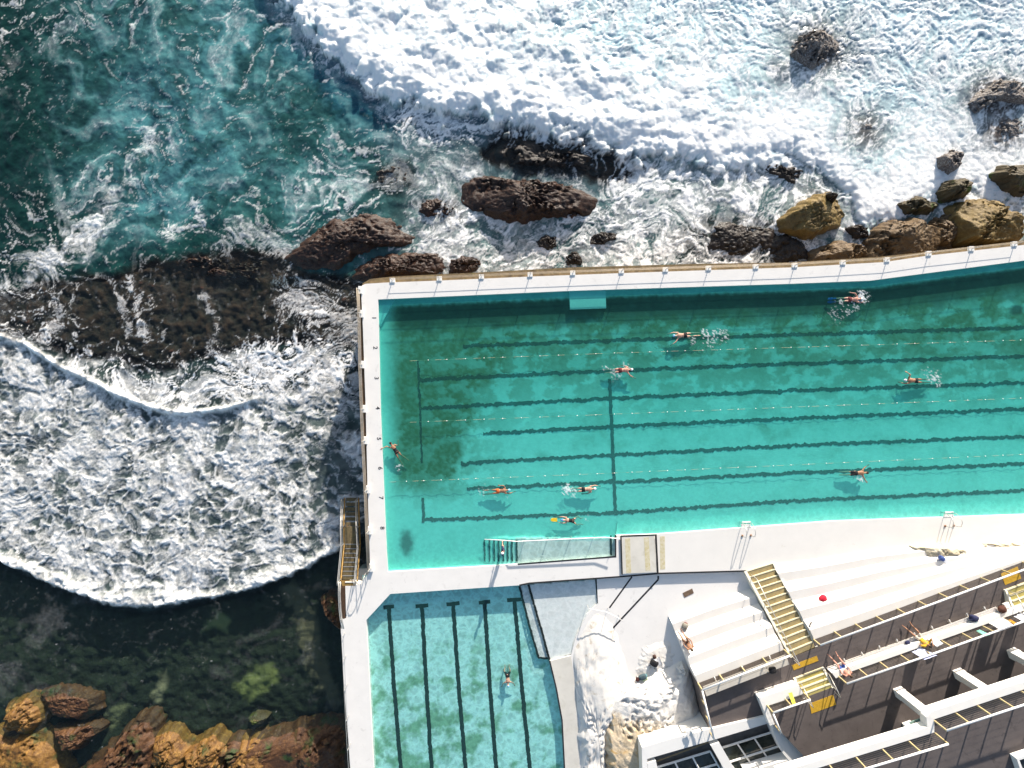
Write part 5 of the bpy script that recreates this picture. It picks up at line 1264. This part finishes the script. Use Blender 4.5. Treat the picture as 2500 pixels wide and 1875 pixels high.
def hand(b, wr, d, palm_n, side, curl=.35):
    """palm, four fingers of different lengths bent at two knuckles, thumb from the side of the palm"""
    d = Vector(d).normalized(); n = Vector(palm_n); n = (n - d * n.dot(d)).normalized(); l = d.cross(n) * side; wr = Vector(wr)
    b.ell(wr + d * .05, d * .055, l * .042, n * .017)
    for k, (off, ln) in enumerate([(-.030, .072), (-.010, .082), (.010, .077), (.029, .060)]):
        p = wr + d * .095 + l * off; c = curl * (1 + .15 * k)
        d1 = (d * math.cos(c * .5) + n * math.sin(c * .5)); d2 = (d * math.cos(c * 1.3) + n * math.sin(c * 1.3))
        b.cap(p, p + d1 * ln * .5, .0095, .0088, 6); b.cap(p + d1 * ln * .5, p + d1 * ln * .5 + d2 * ln * .5, .0088, .0075, 6)
    p = wr + d * .035 - l * .036; d1 = (d * .75 - l * .6 + n * .2).normalized()
    b.cap(p, p + d1 * .04, .012, .0105, 6); b.cap(p + d1 * .04, p + d1 * .04 + (d1 + d * .6).normalized() * .032, .0105, .009, 6)

def person(label, loc, heading, J, skin, wear, group, face=(0, 0, -1), crown=(1, 0, 0), female=False, cap=None, hair=None, tilt=0.0, scale=1.0):
    """J: joints in a local frame (x = the way the body points); wear: list of (garment, material)"""
    V = {k: Vector(v) for k, v in J.items()}
    crown = Vector(crown).normalized(); face = Vector(face); face = (face - crown * face.dot(crown)).normalized(); lat = crown.cross(face)
    b = Bd()
    sp = V['chest'] - V['pelvis']; sd_ = sp.normalized(); ll = (V['shL'] - V['shR']).normalized(); ll = (ll - sd_ * ll.dot(sd_)).normalized(); nn = sd_.cross(ll)
    sw = .94 if female else 1.0
    TORSO = [(-.06, .155, .105), (.02, .165, .112), (.20, .145 * sw, .098), (.45, .138 * sw, .095), (.68, .158 * sw, .106), (.90, .172 * sw, .112), (1.06, .150 * sw, .085)]
    for t, wx, dx in TORSO: b.ell(V['pelvis'] + sp * t, ll * wx, nn * dx, sd_ * .10)
    b.cap(V['chest'] + sp * .1, V['neck'], .062, .055); b.cap(V['neck'], V['head'] - crown * .03, .056, .054)
    h = V['head']
    b.ell(h + crown * .015 - face * .012, lat * .076, face * .096, crown * .098); b.ell(h - crown * .05 + face * .022, lat * .056, face * .062, crown * .062)
    b.ell(h + face * .098 - crown * .012, lat * .013, face * .020, crown * .024, 8, 5)           # nose
    b.ell(h + face * .082 - crown * .052, lat * .026, face * .012, crown * .010, 8, 5)           # lips
    for s in (-1, 1): b.ell(h + lat * s * .077 - crown * .01 - face * .005, lat * .010, face * .020, crown * .031, 8, 5)   # ears
    for s, S in ((1, 'L'), (-1, 'R')):
        b.ell(V['sh' + S], ll * .062, nn * .062, sd_ * .062)
        b.cap(V['chest'] + sp * .08 + ll * s * .05, V['sh' + S], .066, .056)
        b.cap(V['sh' + S], V['el' + S], .050, .040); b.cap(V['el' + S], V['wr' + S], .040, .027)
        dv = (V['wr' + S] - V['el' + S]); pn = Vector(J.get('palm' + S, (0, 0, -1)))
        if abs(pn.normalized().dot(dv.normalized())) > .95: pn = Vector((0, s * -1, .1))
        hd = Vector(J['hd' + S]) if 'hd' + S in J else dv
        hand(b, V['wr' + S], hd, pn, s)
        b.cap(V['hip' + S], V['kn' + S], .084, .056); b.cap(V['hip' + S], V['pelvis'], .085, .10)
        kd = (V['an' + S] - V['kn' + S])
        b.cap(V['kn' + S], V['kn' + S] + kd * .3, .056, .055); b.cap(V['kn' + S] + kd * .3, V['an' + S], .055, .036)
        fd = V['toe' + S] - V['an' + S]; b.cap(V['an' + S] - fd * .15, V['toe' + S], .038, .026); b.cap(V['an' + S] - fd * .15, V['an' + S] + fd * .6, .036, .034)
    o = remeshed('person', b, .0115, SK[skin])
    o.location = loc; o.rotation_euler = (tilt, 0, heading); o.scale = (scale * 1.28,) * 3
    tag(o, label, 'person', group)
    e = MB()
    for s in (-1, 1): e.ball(h + lat * s * .031 + face * .080 + crown * .018, .011, 8, 6)
    eo = e.build('eyes', EYE); eo.parent = o
    def torso(g, t0, t1, k=1.06, ex=.0):
        for t in np.linspace(t0, t1, 6):
            wx = np.interp(t, [q[0] for q in TORSO], [q[1] for q in TORSO]) * k; dx = np.interp(t, [q[0] for q in TORSO], [q[2] for q in TORSO]) * k
            g.ell(V['pelvis'] + sp * float(t), ll * float(wx + ex), nn * float(dx + ex), sd_ * .07)
    for kind, mt in wear:
        g = Bd()
        if kind == 'briefs':
            torso(g, -.10, .14, 1.07)
            for S in 'LR': g.cap(V['hip' + S].lerp(V['pelvis'], .3), V['hip' + S].lerp(V['kn' + S], .07), .098, .094)
        elif kind == 'shorts':
            torso(g, -.08, .2, 1.07)
            for S in 'LR': g.cap(V['hip' + S].lerp(V['pelvis'], .3), V['hip' + S].lerp(V['kn' + S], .55), .100, .092)
        elif kind == 'swimsuit':
            torso(g, -.10, .62, 1.05)
            for S in 'LR':
                g.cap(V['hip' + S].lerp(V['pelvis'], .3), V['hip' + S].lerp(V['kn' + S], .04), .096, .092)
                g.cap(V['pelvis'] + sp * .62 - nn * .0, V['sh' + S].lerp(V['chest'], .45) - nn * .06 * (1 if nn.z < 0 else -1), .05, .028)
        elif kind == 'shirt':
            torso(g, .0, 1.05, 1.07, .006)
            for S in 'LR': g.cap(V['chest'] + sp * .06, V['sh' + S], .078, .070); g.cap(V['sh' + S], V['sh' + S].lerp(V['el' + S], .65), .066, .058)
        elif kind == 'fins':
            for S in 'LR':
                fd = (V['toe' + S] - V['an' + S]); g.cap(V['an' + S] + fd * .2, V['toe' + S] + fd * .2, .052, .05); g.ell(V['toe' + S] + fd * .9, fd * 1.1, Vector((0, .10, 0)), Vector((0, 0, .02)))
        remeshed({'briefs': 'swim_briefs', 'shorts': 'shorts', 'swimsuit': 'swimsuit', 'shirt': 'shirt', 'fins': 'swim_fins'}[kind], g, .014, CL[mt], o, 3)
    if cap or hair:
        g = Bd(); g.ell(h + crown * .032 - face * .020, lat * .086, face * .100, crown * .098)
        if hair == 'long': g.ell(h - face * .07 - crown * .04, lat * .07, face * .05, crown * .11)
        remeshed('swim_cap' if cap else 'hair', g, .012, CL[cap or hair if hair != 'long' else 'dark_hair'], o, 3)
    return o

FWD = lambda s: ((.74, s * .22, .02), (1.00, s * .17, -.02))
BACK = lambda s: ((.22, s * .30, -.03), (-.02, s * .30, -.08))
HIGH = lambda s: ((.28, s * .40, .20), (.52, s * .52, .08))
WIDE = lambda s: ((.62, s * .40, .02), (.86, s * .55, -.02))
DOWN = lambda s: ((.62, s * .26, -.14), (.72, s * .20, -.30))
def prone(aL, aR, kL=0.0, kR=0.0, spread=.0):
    J = dict(pelvis=(0, 0, 0), chest=(.42, 0, .02), neck=(.55, 0, .03), head=(.70, 0, .04), shL=(.46, .18, .01), shR=(.46, -.18, .01), hipL=(-.06, .085, -.01), hipR=(-.06, -.085, -.01),
             knL=(-.46, .10 + spread, -.05), knR=(-.46, -.10 - spread, -.05), anL=(-.87, .10 + spread * 1.4, -.06 + kL), anR=(-.87, -.10 - spread * 1.4, -.06 + kR), toeL=(-1.05, .10 + spread * 1.5, -.10 + kL), toeR=(-1.05, -.10 - spread * 1.5, -.10 + kR))
    J['elL'], J['wrL'] = aL(1); J['elR'], J['wrR'] = aR(-1); return J

def build_people():
    G = 'swimmers in the lap pool'; zs = ZW - .015
    p = lambda x, y: P(x, y, zs)
    person('swimmer with blue fins in splashing water by the sea wall', p(2075, 731), R(2), prone(lambda s: ((.30, .36, .14), (.05, .44, .02)), FWD, .02, -.04), 'pink', [('briefs', 'maroon_fabric'), ('fins', 'blue_fin')], G, cap='white_cap')
    person('swimmer in a light blue cap and black briefs, feet splashing', p(1672, 818), R(184), prone(WIDE, FWD, .08, -.05), 'fair', [('briefs', 'black_fabric')], G, cap='lightblue_cap')
    person('reddish skinned swimmer in a white cap reaching ahead, at the cross line top', p(1515, 904), R(4), prone(BACK, WIDE), 'pink', [('briefs', 'maroon_fabric')], G, cap='white_cap')
    person('swimmer in a white cap with one arm lifted, right half of the pool', p(2236, 929), R(178), prone(FWD, lambda s: ((.52, -.36, .22), (.66, -.50, .12)), .03, -.02), 'tan', [('briefs', 'black_fabric')], G, cap='white_cap')
    person('woman in a black swimsuit turning with one hand on the left pool wall', p(968, 1103), R(124), prone(lambda s: ((.70, .36, .02), (.74, .64, .12)), lambda s: ((.40, .42, -.04), (.54, .56, -.08)) if False else ((.30, -.34, -.04), (.50, -.46, -.08)), -.05, .0, .05) | dict(knR=(-.45, -.16, -.06), anR=(-.82, -.30, -.1), toeR=(-.98, -.36, -.12)), 'tan', [('swimsuit', 'black_fabric')], G, hair='dark_hair', female=True, scale=.95)
    person('swimmer in a light blue cap and orange suit above the kickboard woman, left one', p(1216, 1199), R(6), prone(lambda s: ((.40, .34, .12), (.16, .36, .05)), FWD, .05, -.06, .03), 'tan', [('briefs', 'orange_fabric')], G, cap='lightblue_cap')
    person('swimmer in black briefs kicking up a splash, just left of the cross line', p(1425, 1195), R(4), prone(FWD, BACK), 'fair', [('briefs', 'black_fabric')], G, cap='white_cap')
    person('dark haired swimmer in black shorts doing breaststroke near the lower right', p(2089, 1155), R(2), prone(lambda s: ((.58, .34, .0), (.80, .46, -.02)), lambda s: ((.52, -.36, .04), (.66, -.56, .02))), 'tan', [('shorts', 'black_fabric')], G, hair='dark_hair')
    k = prone(FWD, FWD) | dict(knL=(-.34, .30, -.08), anL=(-.58, .22, -.12), toeL=(-.78, .26, -.14), knR=(-.34, -.30, -.08), anR=(-.58, -.16, -.12), toeR=(-.78, -.24, -.14))
    person('woman in a blue cap and black swimsuit kicking with a yellow board', p(1398, 1271), R(176), k, 'fair', [('swimsuit', 'black_fabric')], G, cap='blue_cap', female=True, scale=.95)
    # kickboard
    c = p(1352, 1269); mb = MB(); pts = [(-.28, -.15), (.10, -.15), (.22, -.11), (.27, 0), (.22, .11), (.10, .15), (-.28, .15)]
    mb.prism([(c.x - x, c.y + y) for x, y in pts], ZW - .01, ZW + .03); o = mb.build('kickboard', surf('yellow_foam_board', (.80, .52, .02), .6, .05, 5), bevel=.01)
    tag(o, 'yellow rounded kickboard held by the woman in the blue cap', 'kickboard')
    # man standing on the pool steps
    stand = dict(pelvis=(0, 0, .92), chest=(.03, 0, 1.33), neck=(.04, 0, 1.48), head=(.06, 0, 1.62), shL=(.03, .19, 1.38), shR=(.03, -.19, 1.38), hipL=(0, .09, .88), hipR=(0, -.09, .88), knL=(.03, .10, .47), knR=(.02, -.10, .47), anL=(-.02, .11, .06), anR=(-.02, -.11, .06), toeL=(.13, .12, .02), toeR=(.13, -.12, .02),
                 elL=(.0, .27, 1.12), wrL=(.10, .28, .90), elR=(.05, -.42, 1.24), wrR=(.04, -.58, 1.12), palmR=(0, 0, -1))
    person('man in a navy shirt and white cap standing on the pool steps, holding the rail', P(1229, 1334, -.50), R(180), stand, 'fair', [('shirt', 'navy_fabric'), ('shorts', 'navy_fabric')], 'people at the pool edge', face=(1, 0, -.3), crown=(0, 0, 1), cap='white_cap', scale=.98)
    # small pool
    k = prone(lambda s: ((.56, s * .36, -.02), (.74, s * .44, -.08)), lambda s: ((.56, s * .36, -.02), (.74, s * .44, -.08))) | dict(knL=(-.30, .22, -.10), anL=(-.50, .14, -.24), toeL=(-.66, .16, -.26), knR=(-.30, -.22, -.10), anR=(-.50, -.14, -.24), toeR=(-.66, -.16, -.26))
    person('swimmer in a light blue cap and dark shorts alone in the small pool', P(1239, 1649, ZK - .05), R(-86), k, 'fair', [('shorts', 'black_fabric')], 'people at the pool edge', cap='lightblue_cap', scale=.92)
    # seated people (x = facing)
    def seat(lean=0.0, drop=.42, arms=None, ext=.36):
        J = dict(pelvis=(0, 0, .10), chest=(-.06 + lean, 0, .52), neck=(-.05 + lean * 1.2, 0, .66), head=(-.02 + lean * 1.3, 0, .80), shL=(-.05 + lean, .19, .56), shR=(-.05 + lean, -.19, .56), hipL=(.03, .10, .09), hipR=(.03, -.10, .09),
                 knL=(.44, .17, .12), knR=(.44, -.17, .12), anL=(.44 + ext, .20, .12 - drop), anR=(.40 + ext * .8, -.22, .12 - drop), toeL=(.62 + ext, .24, .06 - drop), toeR=(.58 + ext * .8, -.27, .06 - drop))
        J['elL'], J['wrL'], J['elR'], J['wrR'] = arms or ((.06 + lean, .28, .32), (.28, .22, .24), (.06 + lean, -.28, .32), (.28, -.22, .24)); return J
    GS = 'people sitting on the terraces'
    person('bare chested man in blue shorts seated at the left end of the long bench', P(2057, 1632, Z1 + .57), R(122), seat(-.05), 'pink', [('shorts', 'blue_fabric')], GS, face=(1, 0, -.2), crown=(0, 0, 1), hair='brown_hair')
    person('person in a yellow shirt and cream shorts leaning back on the long bench', P(2243, 1557, Z1 + .57), R(128), seat(-.14, arms=((-.10, .34, .40), (-.28, .26, .16), (-.02, -.40, .66), (-.14, -.22, .86))), 'tan', [('shirt', 'yellow_fabric'), ('shorts', 'cream_fabric')], GS, face=(1, 0, .1), crown=(-.1, 0, 1), hair='dark_hair')
    k = seat(-.08, drop=.06, ext=.42, arms=((.10, .27, .36), (.36, .2, .30), (.10, -.27, .36), (.36, -.2, .30))); k['knL'] = (.42, .12, .34); k['knR'] = (.42, -.12, .34); k['anL'] = (.80, .11, .06); k['anR'] = (.80, -.11, .06); k['toeL'] = (.98, .12, .06); k['toeR'] = (.98, -.12, .06)
    person('tanned sunbather sitting on the white steps with knees drawn up', P(1677, 1568, 1.0), R(122), k, 'tan', [('briefs', 'black_fabric')], GS, face=(1, 0, -.3), crown=(0, 0, 1), hair='brown_hair')

# ------------------------------------------------------------------ belongings
def bag(label, x, y, z, size, mat, rz, seed, cat='bag', group='bags left around the pool', straps=True, pocket=None, name='bag'):
    c = P(x, y, z); r = empty(name, c, label, cat, group, rz)
    rs = np.random.RandomState(seed)
    sx, sy, sz = [q_ * 1.15 for q_ in size]
    n, m = 26, 18; vs = []; fs = []
    for j in range(m + 1):
        th = math.pi * j / m
        for i in range(n):
            ph = 2 * math.pi * i / n
            q = [math.sin(th) * math.cos(ph), math.sin(th) * math.sin(ph), math.cos(th)]
            e = .62
            q = [math.copysign(abs(v) ** e, v) for v in q]
            k = 1 + .10 * float(fbm(np.array([q[0] * 2 + seed]), np.array([q[1] * 2 + q[2] * 1.7]), 3, seed % 60)[0])
            taper = 1 - .18 * max(q[2], 0)
            vs.append((q[0] * sx / 2 * k * taper, q[1] * sy / 2 * k * taper, sz / 2 + q[2] * sz / 2 * (k if q[2] > 0 else 1)))
    for j in range(m):
        for i in range(n): fs.append((j * n + i, (j + 1) * n + i, (j + 1) * n + (i + 1) % n, j * n + (i + 1) % n))
    def loc(mb, nm, mt):
        me = bpy.data.meshes.new(nm); me.from_pydata([tuple(v) for v in mb.v], [], mb.f); me.update(); me.polygons.foreach_set('use_smooth', [True] * len(me.polygons)); me.materials.append(mt)
        bm = bmesh.new(); bm.from_mesh(me); bmesh.ops.remove_doubles(bm, verts=bm.verts, dist=1e-4); bmesh.ops.recalc_face_normals(bm, faces=bm.faces); bm.to_mesh(me); bm.free()
        o = bpy.data.objects.new(nm, me); COL.objects.link(o); o.parent = r; return o
    loc(MB().add(vs, fs), 'body', mat)
    if pocket is not None: loc(MB().ball((sx * .42, 0, sz * .38), (sx * .16, sy * .36, sz * .3), 12, 8), 'pocket', pocket)
    if straps:
        for s in (-1, 1):
            loc(MB().tube([(-sx * .3, s * sy * .25, sz * .85), (-sx * .55, s * sy * .34, sz * .75), (-sx * .75, s * sy * .36, sz * .25), (-sx * .6, s * sy * .4, .02)], .018, 5), 'strap', mat)
        loc(MB().tube([(-.05, 0, sz * .98), (0, 0, sz * 1.12), (.06, 0, sz * .98)], .013, 5), 'handle', mat)
    return r

def stripe_mat(name, a, b, scale, axis=0, c=None):
    m, nt, o = new_mat(name); bs = N(nt, 'ShaderNodeBsdfPrincipled', i_Roughness=.9)
    tc = nt.nodes.new('ShaderNodeTexCoord'); sx = N(nt, 'ShaderNodeSeparateXYZ'); L(nt, tc.outputs['UV'], sx.inputs[0])
    f = math_(nt, 'FRACT', math_(nt, 'MULTIPLY', sx.outputs[axis], scale)); f = math_(nt, 'GREATER_THAN', f, .72)
    col = mixc(nt, f, a, b)
    if c: col = mixc(nt, math_(nt, 'GREATER_THAN', sx.outputs[1], .55), col, mixc(nt, 1.0, col, c, 'MULTIPLY'))
    L(nt, col, bs.inputs['Base Color']); L(nt, bs.outputs[0], o.inputs[0]); return m
def towel(label, A, B, C_, D_, mat, seed, sag=.05, name='towel', group='towels hung on the terrace railing', cat='towel', curve=.0):
    """cloth between four world corners (A-B upper edge, D-C lower edge), folds, real thickness"""
    n = 16; vs = []; fs = []; uv = []
    nr = (B - A).cross(D_ - A).normalized()
    for j in range(n + 1):
        for i in range(n + 1):
            u, v = i / n, j / n; q = A.lerp(B, u).lerp(D_.lerp(C_, u), v)
            k = sag * (math.sin(u * 9 + seed) * .5 + .5 * math.sin(u * 21 + seed * 2)) * (.3 + .7 * v) + curve * math.sin(v * math.pi)
            vs.append(q + nr * k); uv.append((u, v))
    for j in range(n):
        for i in range(n): fs.append((j * (n + 1) + i, j * (n + 1) + i + 1, (j + 1) * (n + 1) + i + 1, (j + 1) * (n + 1) + i))
    me = bpy.data.meshes.new(name); me.from_pydata([tuple(v) for v in vs], [], fs); me.update()
    ul = me.uv_layers.new(name='UVMap')
    for lp in me.loops: ul.data[lp.index].uv = uv[lp.vertex_index]
    me.polygons.foreach_set('use_smooth', [True] * len(me.polygons))
    o = link(name, me, mat); sl = o.modifiers.new('thick', 'SOLIDIFY'); sl.thickness = .014
    return tag(o, label, cat, group)

def build_belongings():
    blk, nav, red, brn = CL['black_fabric'], CL['navy_fabric'], CL['red_fabric'], cloth('brown_leather', (.085, .03, .018))
    zb = Z1 + .56
    bag('navy backpack on the long bench below the white striped towels', 2373, 1507, zb, (.62, .42, .36), nav, R(-15), 1, 'backpack', pocket=cloth('dark_pocket', (.008, .008, .012)))
    bag('shiny brown backpack at the right end of the long bench', 2441, 1485, zb, (.50, .46, .42), brn, R(30), 2, 'backpack', pocket=brn)
    bag('black bag lying on the short bench', 1884, 1634, zb, (.52, .48, .30), blk, R(10), 3, 'bag')
    bag('small navy cap shaped pouch on the bench beside the person in yellow', 2214, 1568, zb, (.34, .28, .16), nav, R(20), 4, 'pouch', straps=False)
    bag('bright red bag alone on the long white steps', 2006, 1460, 1.20, (.52, .50, .36), red, R(40), 5, 'bag', pocket=red)
    bag('small dark blue pouch touching the bright red bag', 1992, 1464, 1.20, (.36, .24, .16), cloth('violet_fabric', (.05, .045, .13)), R(0), 6, 'pouch', straps=False)
    bag('round black bag with a white spot on the plaza beside the striped towel', 1596, 1617, ZP + .2, (.50, .62, .30), blk, R(60), 7, 'bag', pocket=CL['white_cap'])
    bag('small dark brown pouch above the round black bag', 1597, 1602, ZP + .2, (.26, .30, .2), cloth('dark_brown_fabric', (.06, .028, .02)), R(10), 8, 'pouch', straps=False)
    bag('dark open bag with a teal cloth, leftmost on the plaza', 1568, 1651, ZP + .2, (.60, .42, .28), cloth('dark_teal_fabric', (.05, .085, .10)), R(20), 9, 'bag', pocket=cloth('teal_cloth', (.12, .3, .33)))
    bag('small maroon pouch beside the dark open bag', 1556, 1657, ZP + .2, (.30, .32, .2), cloth('maroon_brown_fabric', (.09, .03, .022)), R(0), 10, 'pouch', straps=False)
    bag('khaki grey bag on the white steps above the sunbather', 1671, 1526, .35, (.46, .42, .34), cloth('khaki_fabric', (.25, .23, .19)), R(70), 11, 'bag', pocket=cloth('maroon_pocket', (.14, .05, .045)))
    bag('blue and white bag on the flat cream rock', 2296, 1362, 1.05, (.48, .34, .28), cloth('denim_fabric', (.06, .10, .28)), R(-30), 12, 'bag', pocket=CL['white_cap'])
    o = MB().box(P(2306, 1369, 1.12), (.62, .28, .10), R(-38)).build('folded_cloth', cloth('pale_cloth', (.62, .64, .70)), bevel=.03); tag(o, 'pale folded cloth beside the blue and white bag', 'cloth')
    o = MB().box(P(2457, 1478, zb + .1), (.42, .40, .2), R(20)).build('box', M['white'], bevel=.015); tag(o, 'small white box on the bench beside the brown backpack', 'box')
    gr = cloth('dark_grey_rubber', (.05, .05, .055))
    for i, (x, y, a, lb) in enumerate([(1979, 1522, 58, 'upper grey flip flop on the white step edge'), (1976, 1531, 70, 'lower grey flip flop on the white step edge')]):
        c = P(x, y, 2.12); r = empty('flip_flop', c, lb, 'sandal', 'pair of flip flops', R(a))
        mb = MB(); mb.prism([(t * .15, w) for t, w in ((-1, -.035), (-.6, -.045), (0, -.035), (.6, -.055), (.95, -.03), (.95, .03), (.6, .055), (0, .035), (-.6, .045), (-1, .035))], 0, .03)
        s = mb.build('sole', gr); s.parent = r
        s = MB().tube([(-.02, -.045, .02), (.04, -.03, .06), (.09, 0, .03), (.04, .03, .06), (-.02, .045, .02)], .008, 5).build('strap', gr); s.parent = r
    # towels on the railing (rail end is higher and further out)
    zt = Z2 + .1 + 1.2; zl = Z2 + .25
    def hung(label, px, mat, seed, **k):
        (ax, ay), (bx, by), (cx, cy), (dx, dy) = px   # lower-left, lower-right, rail-right, rail-left
        towel(label, P(dx, dy, zt), P(cx, cy, zt), P(bx, by, zl), P(ax, ay, zl), mat, seed, **k)
    hung('pale lavender towel hung on the railing behind the person in yellow', [(2226, 1592), (2250, 1580), (2288, 1600), (2257, 1611)], stripe_mat('lavender_towel', (.50, .53, .72), (.44, .47, .66), 3), 1)
    hung('white and coral striped towel hung on the railing', [(2413, 1521), (2446, 1507), (2474, 1526), (2441, 1538)], stripe_mat('coral_striped_towel', (.78, .76, .76), (.55, .52, .58), 5, 0), 2, curve=.05)
    hung('white and blue striped towel hung at the right edge', [(2474, 1505), (2500, 1494), (2530, 1508), (2500, 1520)], stripe_mat('blue_striped_towel', (.72, .74, .80), (.50, .53, .66), 6, 0), 3, curve=.04)
    hung('small orange cloth hung between the striped towels', [(2462, 1513), (2467, 1512), (2480, 1520), (2474, 1523)], cloth('orange_cloth', (.70, .30, .02)), 4, sag=.02)
    hung('aqua green narrow towel hung on the railing', [(2383, 1540), (2391, 1537), (2417, 1549), (2404, 1552)], cloth('aqua_towel', (.22, .58, .48)), 5, sag=.03)
    A = [P(x, y, Z2 + .14) for x, y in [(2262, 1559), (2276, 1552)]]; B = [P(x, y, Z2 + .50) for x, y in [(2303, 1571), (2288, 1580)]]
    towel('white cloth spread over the parapet next to the person in yellow', A[0], A[1], B[0], B[1], CL['white_cap'], 6, sag=.02, group='towels left on the parapets')
    towel('bright yellow towel over the short railing', P(1936, 1723, Z2 + 1.2), P(1943, 1720, Z2 + 1.2), P(1934, 1690, Z2 + .2), P(1925, 1692, Z2 + .2), cloth('bright_yellow_towel', (.80, .74, .06)), 7, sag=.02, group='towels left on the parapets')
    c = [P(x, y, ZP + .36) for x, y in [(1602, 1608), (1609, 1602), (1617, 1622), (1608, 1626)]]
    towel('black and white striped towel spread on the plaza beside the round bag', *c, stripe_mat('black_striped_towel', (.75, .74, .74), (.03, .03, .035), 4, 0), 8, sag=.02, group='towels left on the paving')
    c = [P(x, y, ZP + .34) for x, y in [(1565, 1657), (1578, 1652), (1583, 1658), (1570, 1664)]]
    towel('pale lime towel under the dark open bag', *c, cloth('lime_towel', (.60, .70, .42)), 9, sag=.02, group='towels left on the paving')
    # plastic chair
    c = P(1679, 1782, Z1 + .0); r = empty('plastic_chair', c, 'white plastic chair standing at the foot of the tan rock', 'chair', rz=R(200))
    def part(mb, nm, mt=M['white']):
        o = mb.build(nm, mt); o.parent = r; return o
    part(MB().box((0, 0, .44), (.44, .44, .04)), 'seat'); part(MB().box((-.22, 0, .68), (.04, .42, .46)), 'backrest')
    for sx in (-.19, .19):
        for sy in (-.19, .19): part(MB().tube([(sx * 1.1, sy * 1.1, 0), (sx, sy, .44)], .02, 6), 'leg')
    # metal frame table half hidden under the balcony
    r = empty('small_table', P(2045, 1842, Z2), 'small grey table half hidden below the balcony beam', 'table', rz=R(18))
    o = MB().box((0, 0, .72), (.75, .45, .04)).build('tabletop', M['steel']); o.parent = r
    for sx in (-.32, .32):
        for sy in (-.17, .17): o = MB().tube([(sx, sy, 0), (sx, sy, .72)], .02, 6).build('leg', M['steel']); o.parent = r
build_sea()
build_seabed()
build_rocks()
build_decks(); build_main_pool(); build_small_pool(); build_ropes()
build_plaza(); build_terraces(); build_upper(); build_outcrops(); build_sea_side(); build_pool_fittings()
build_people(); build_belongings()
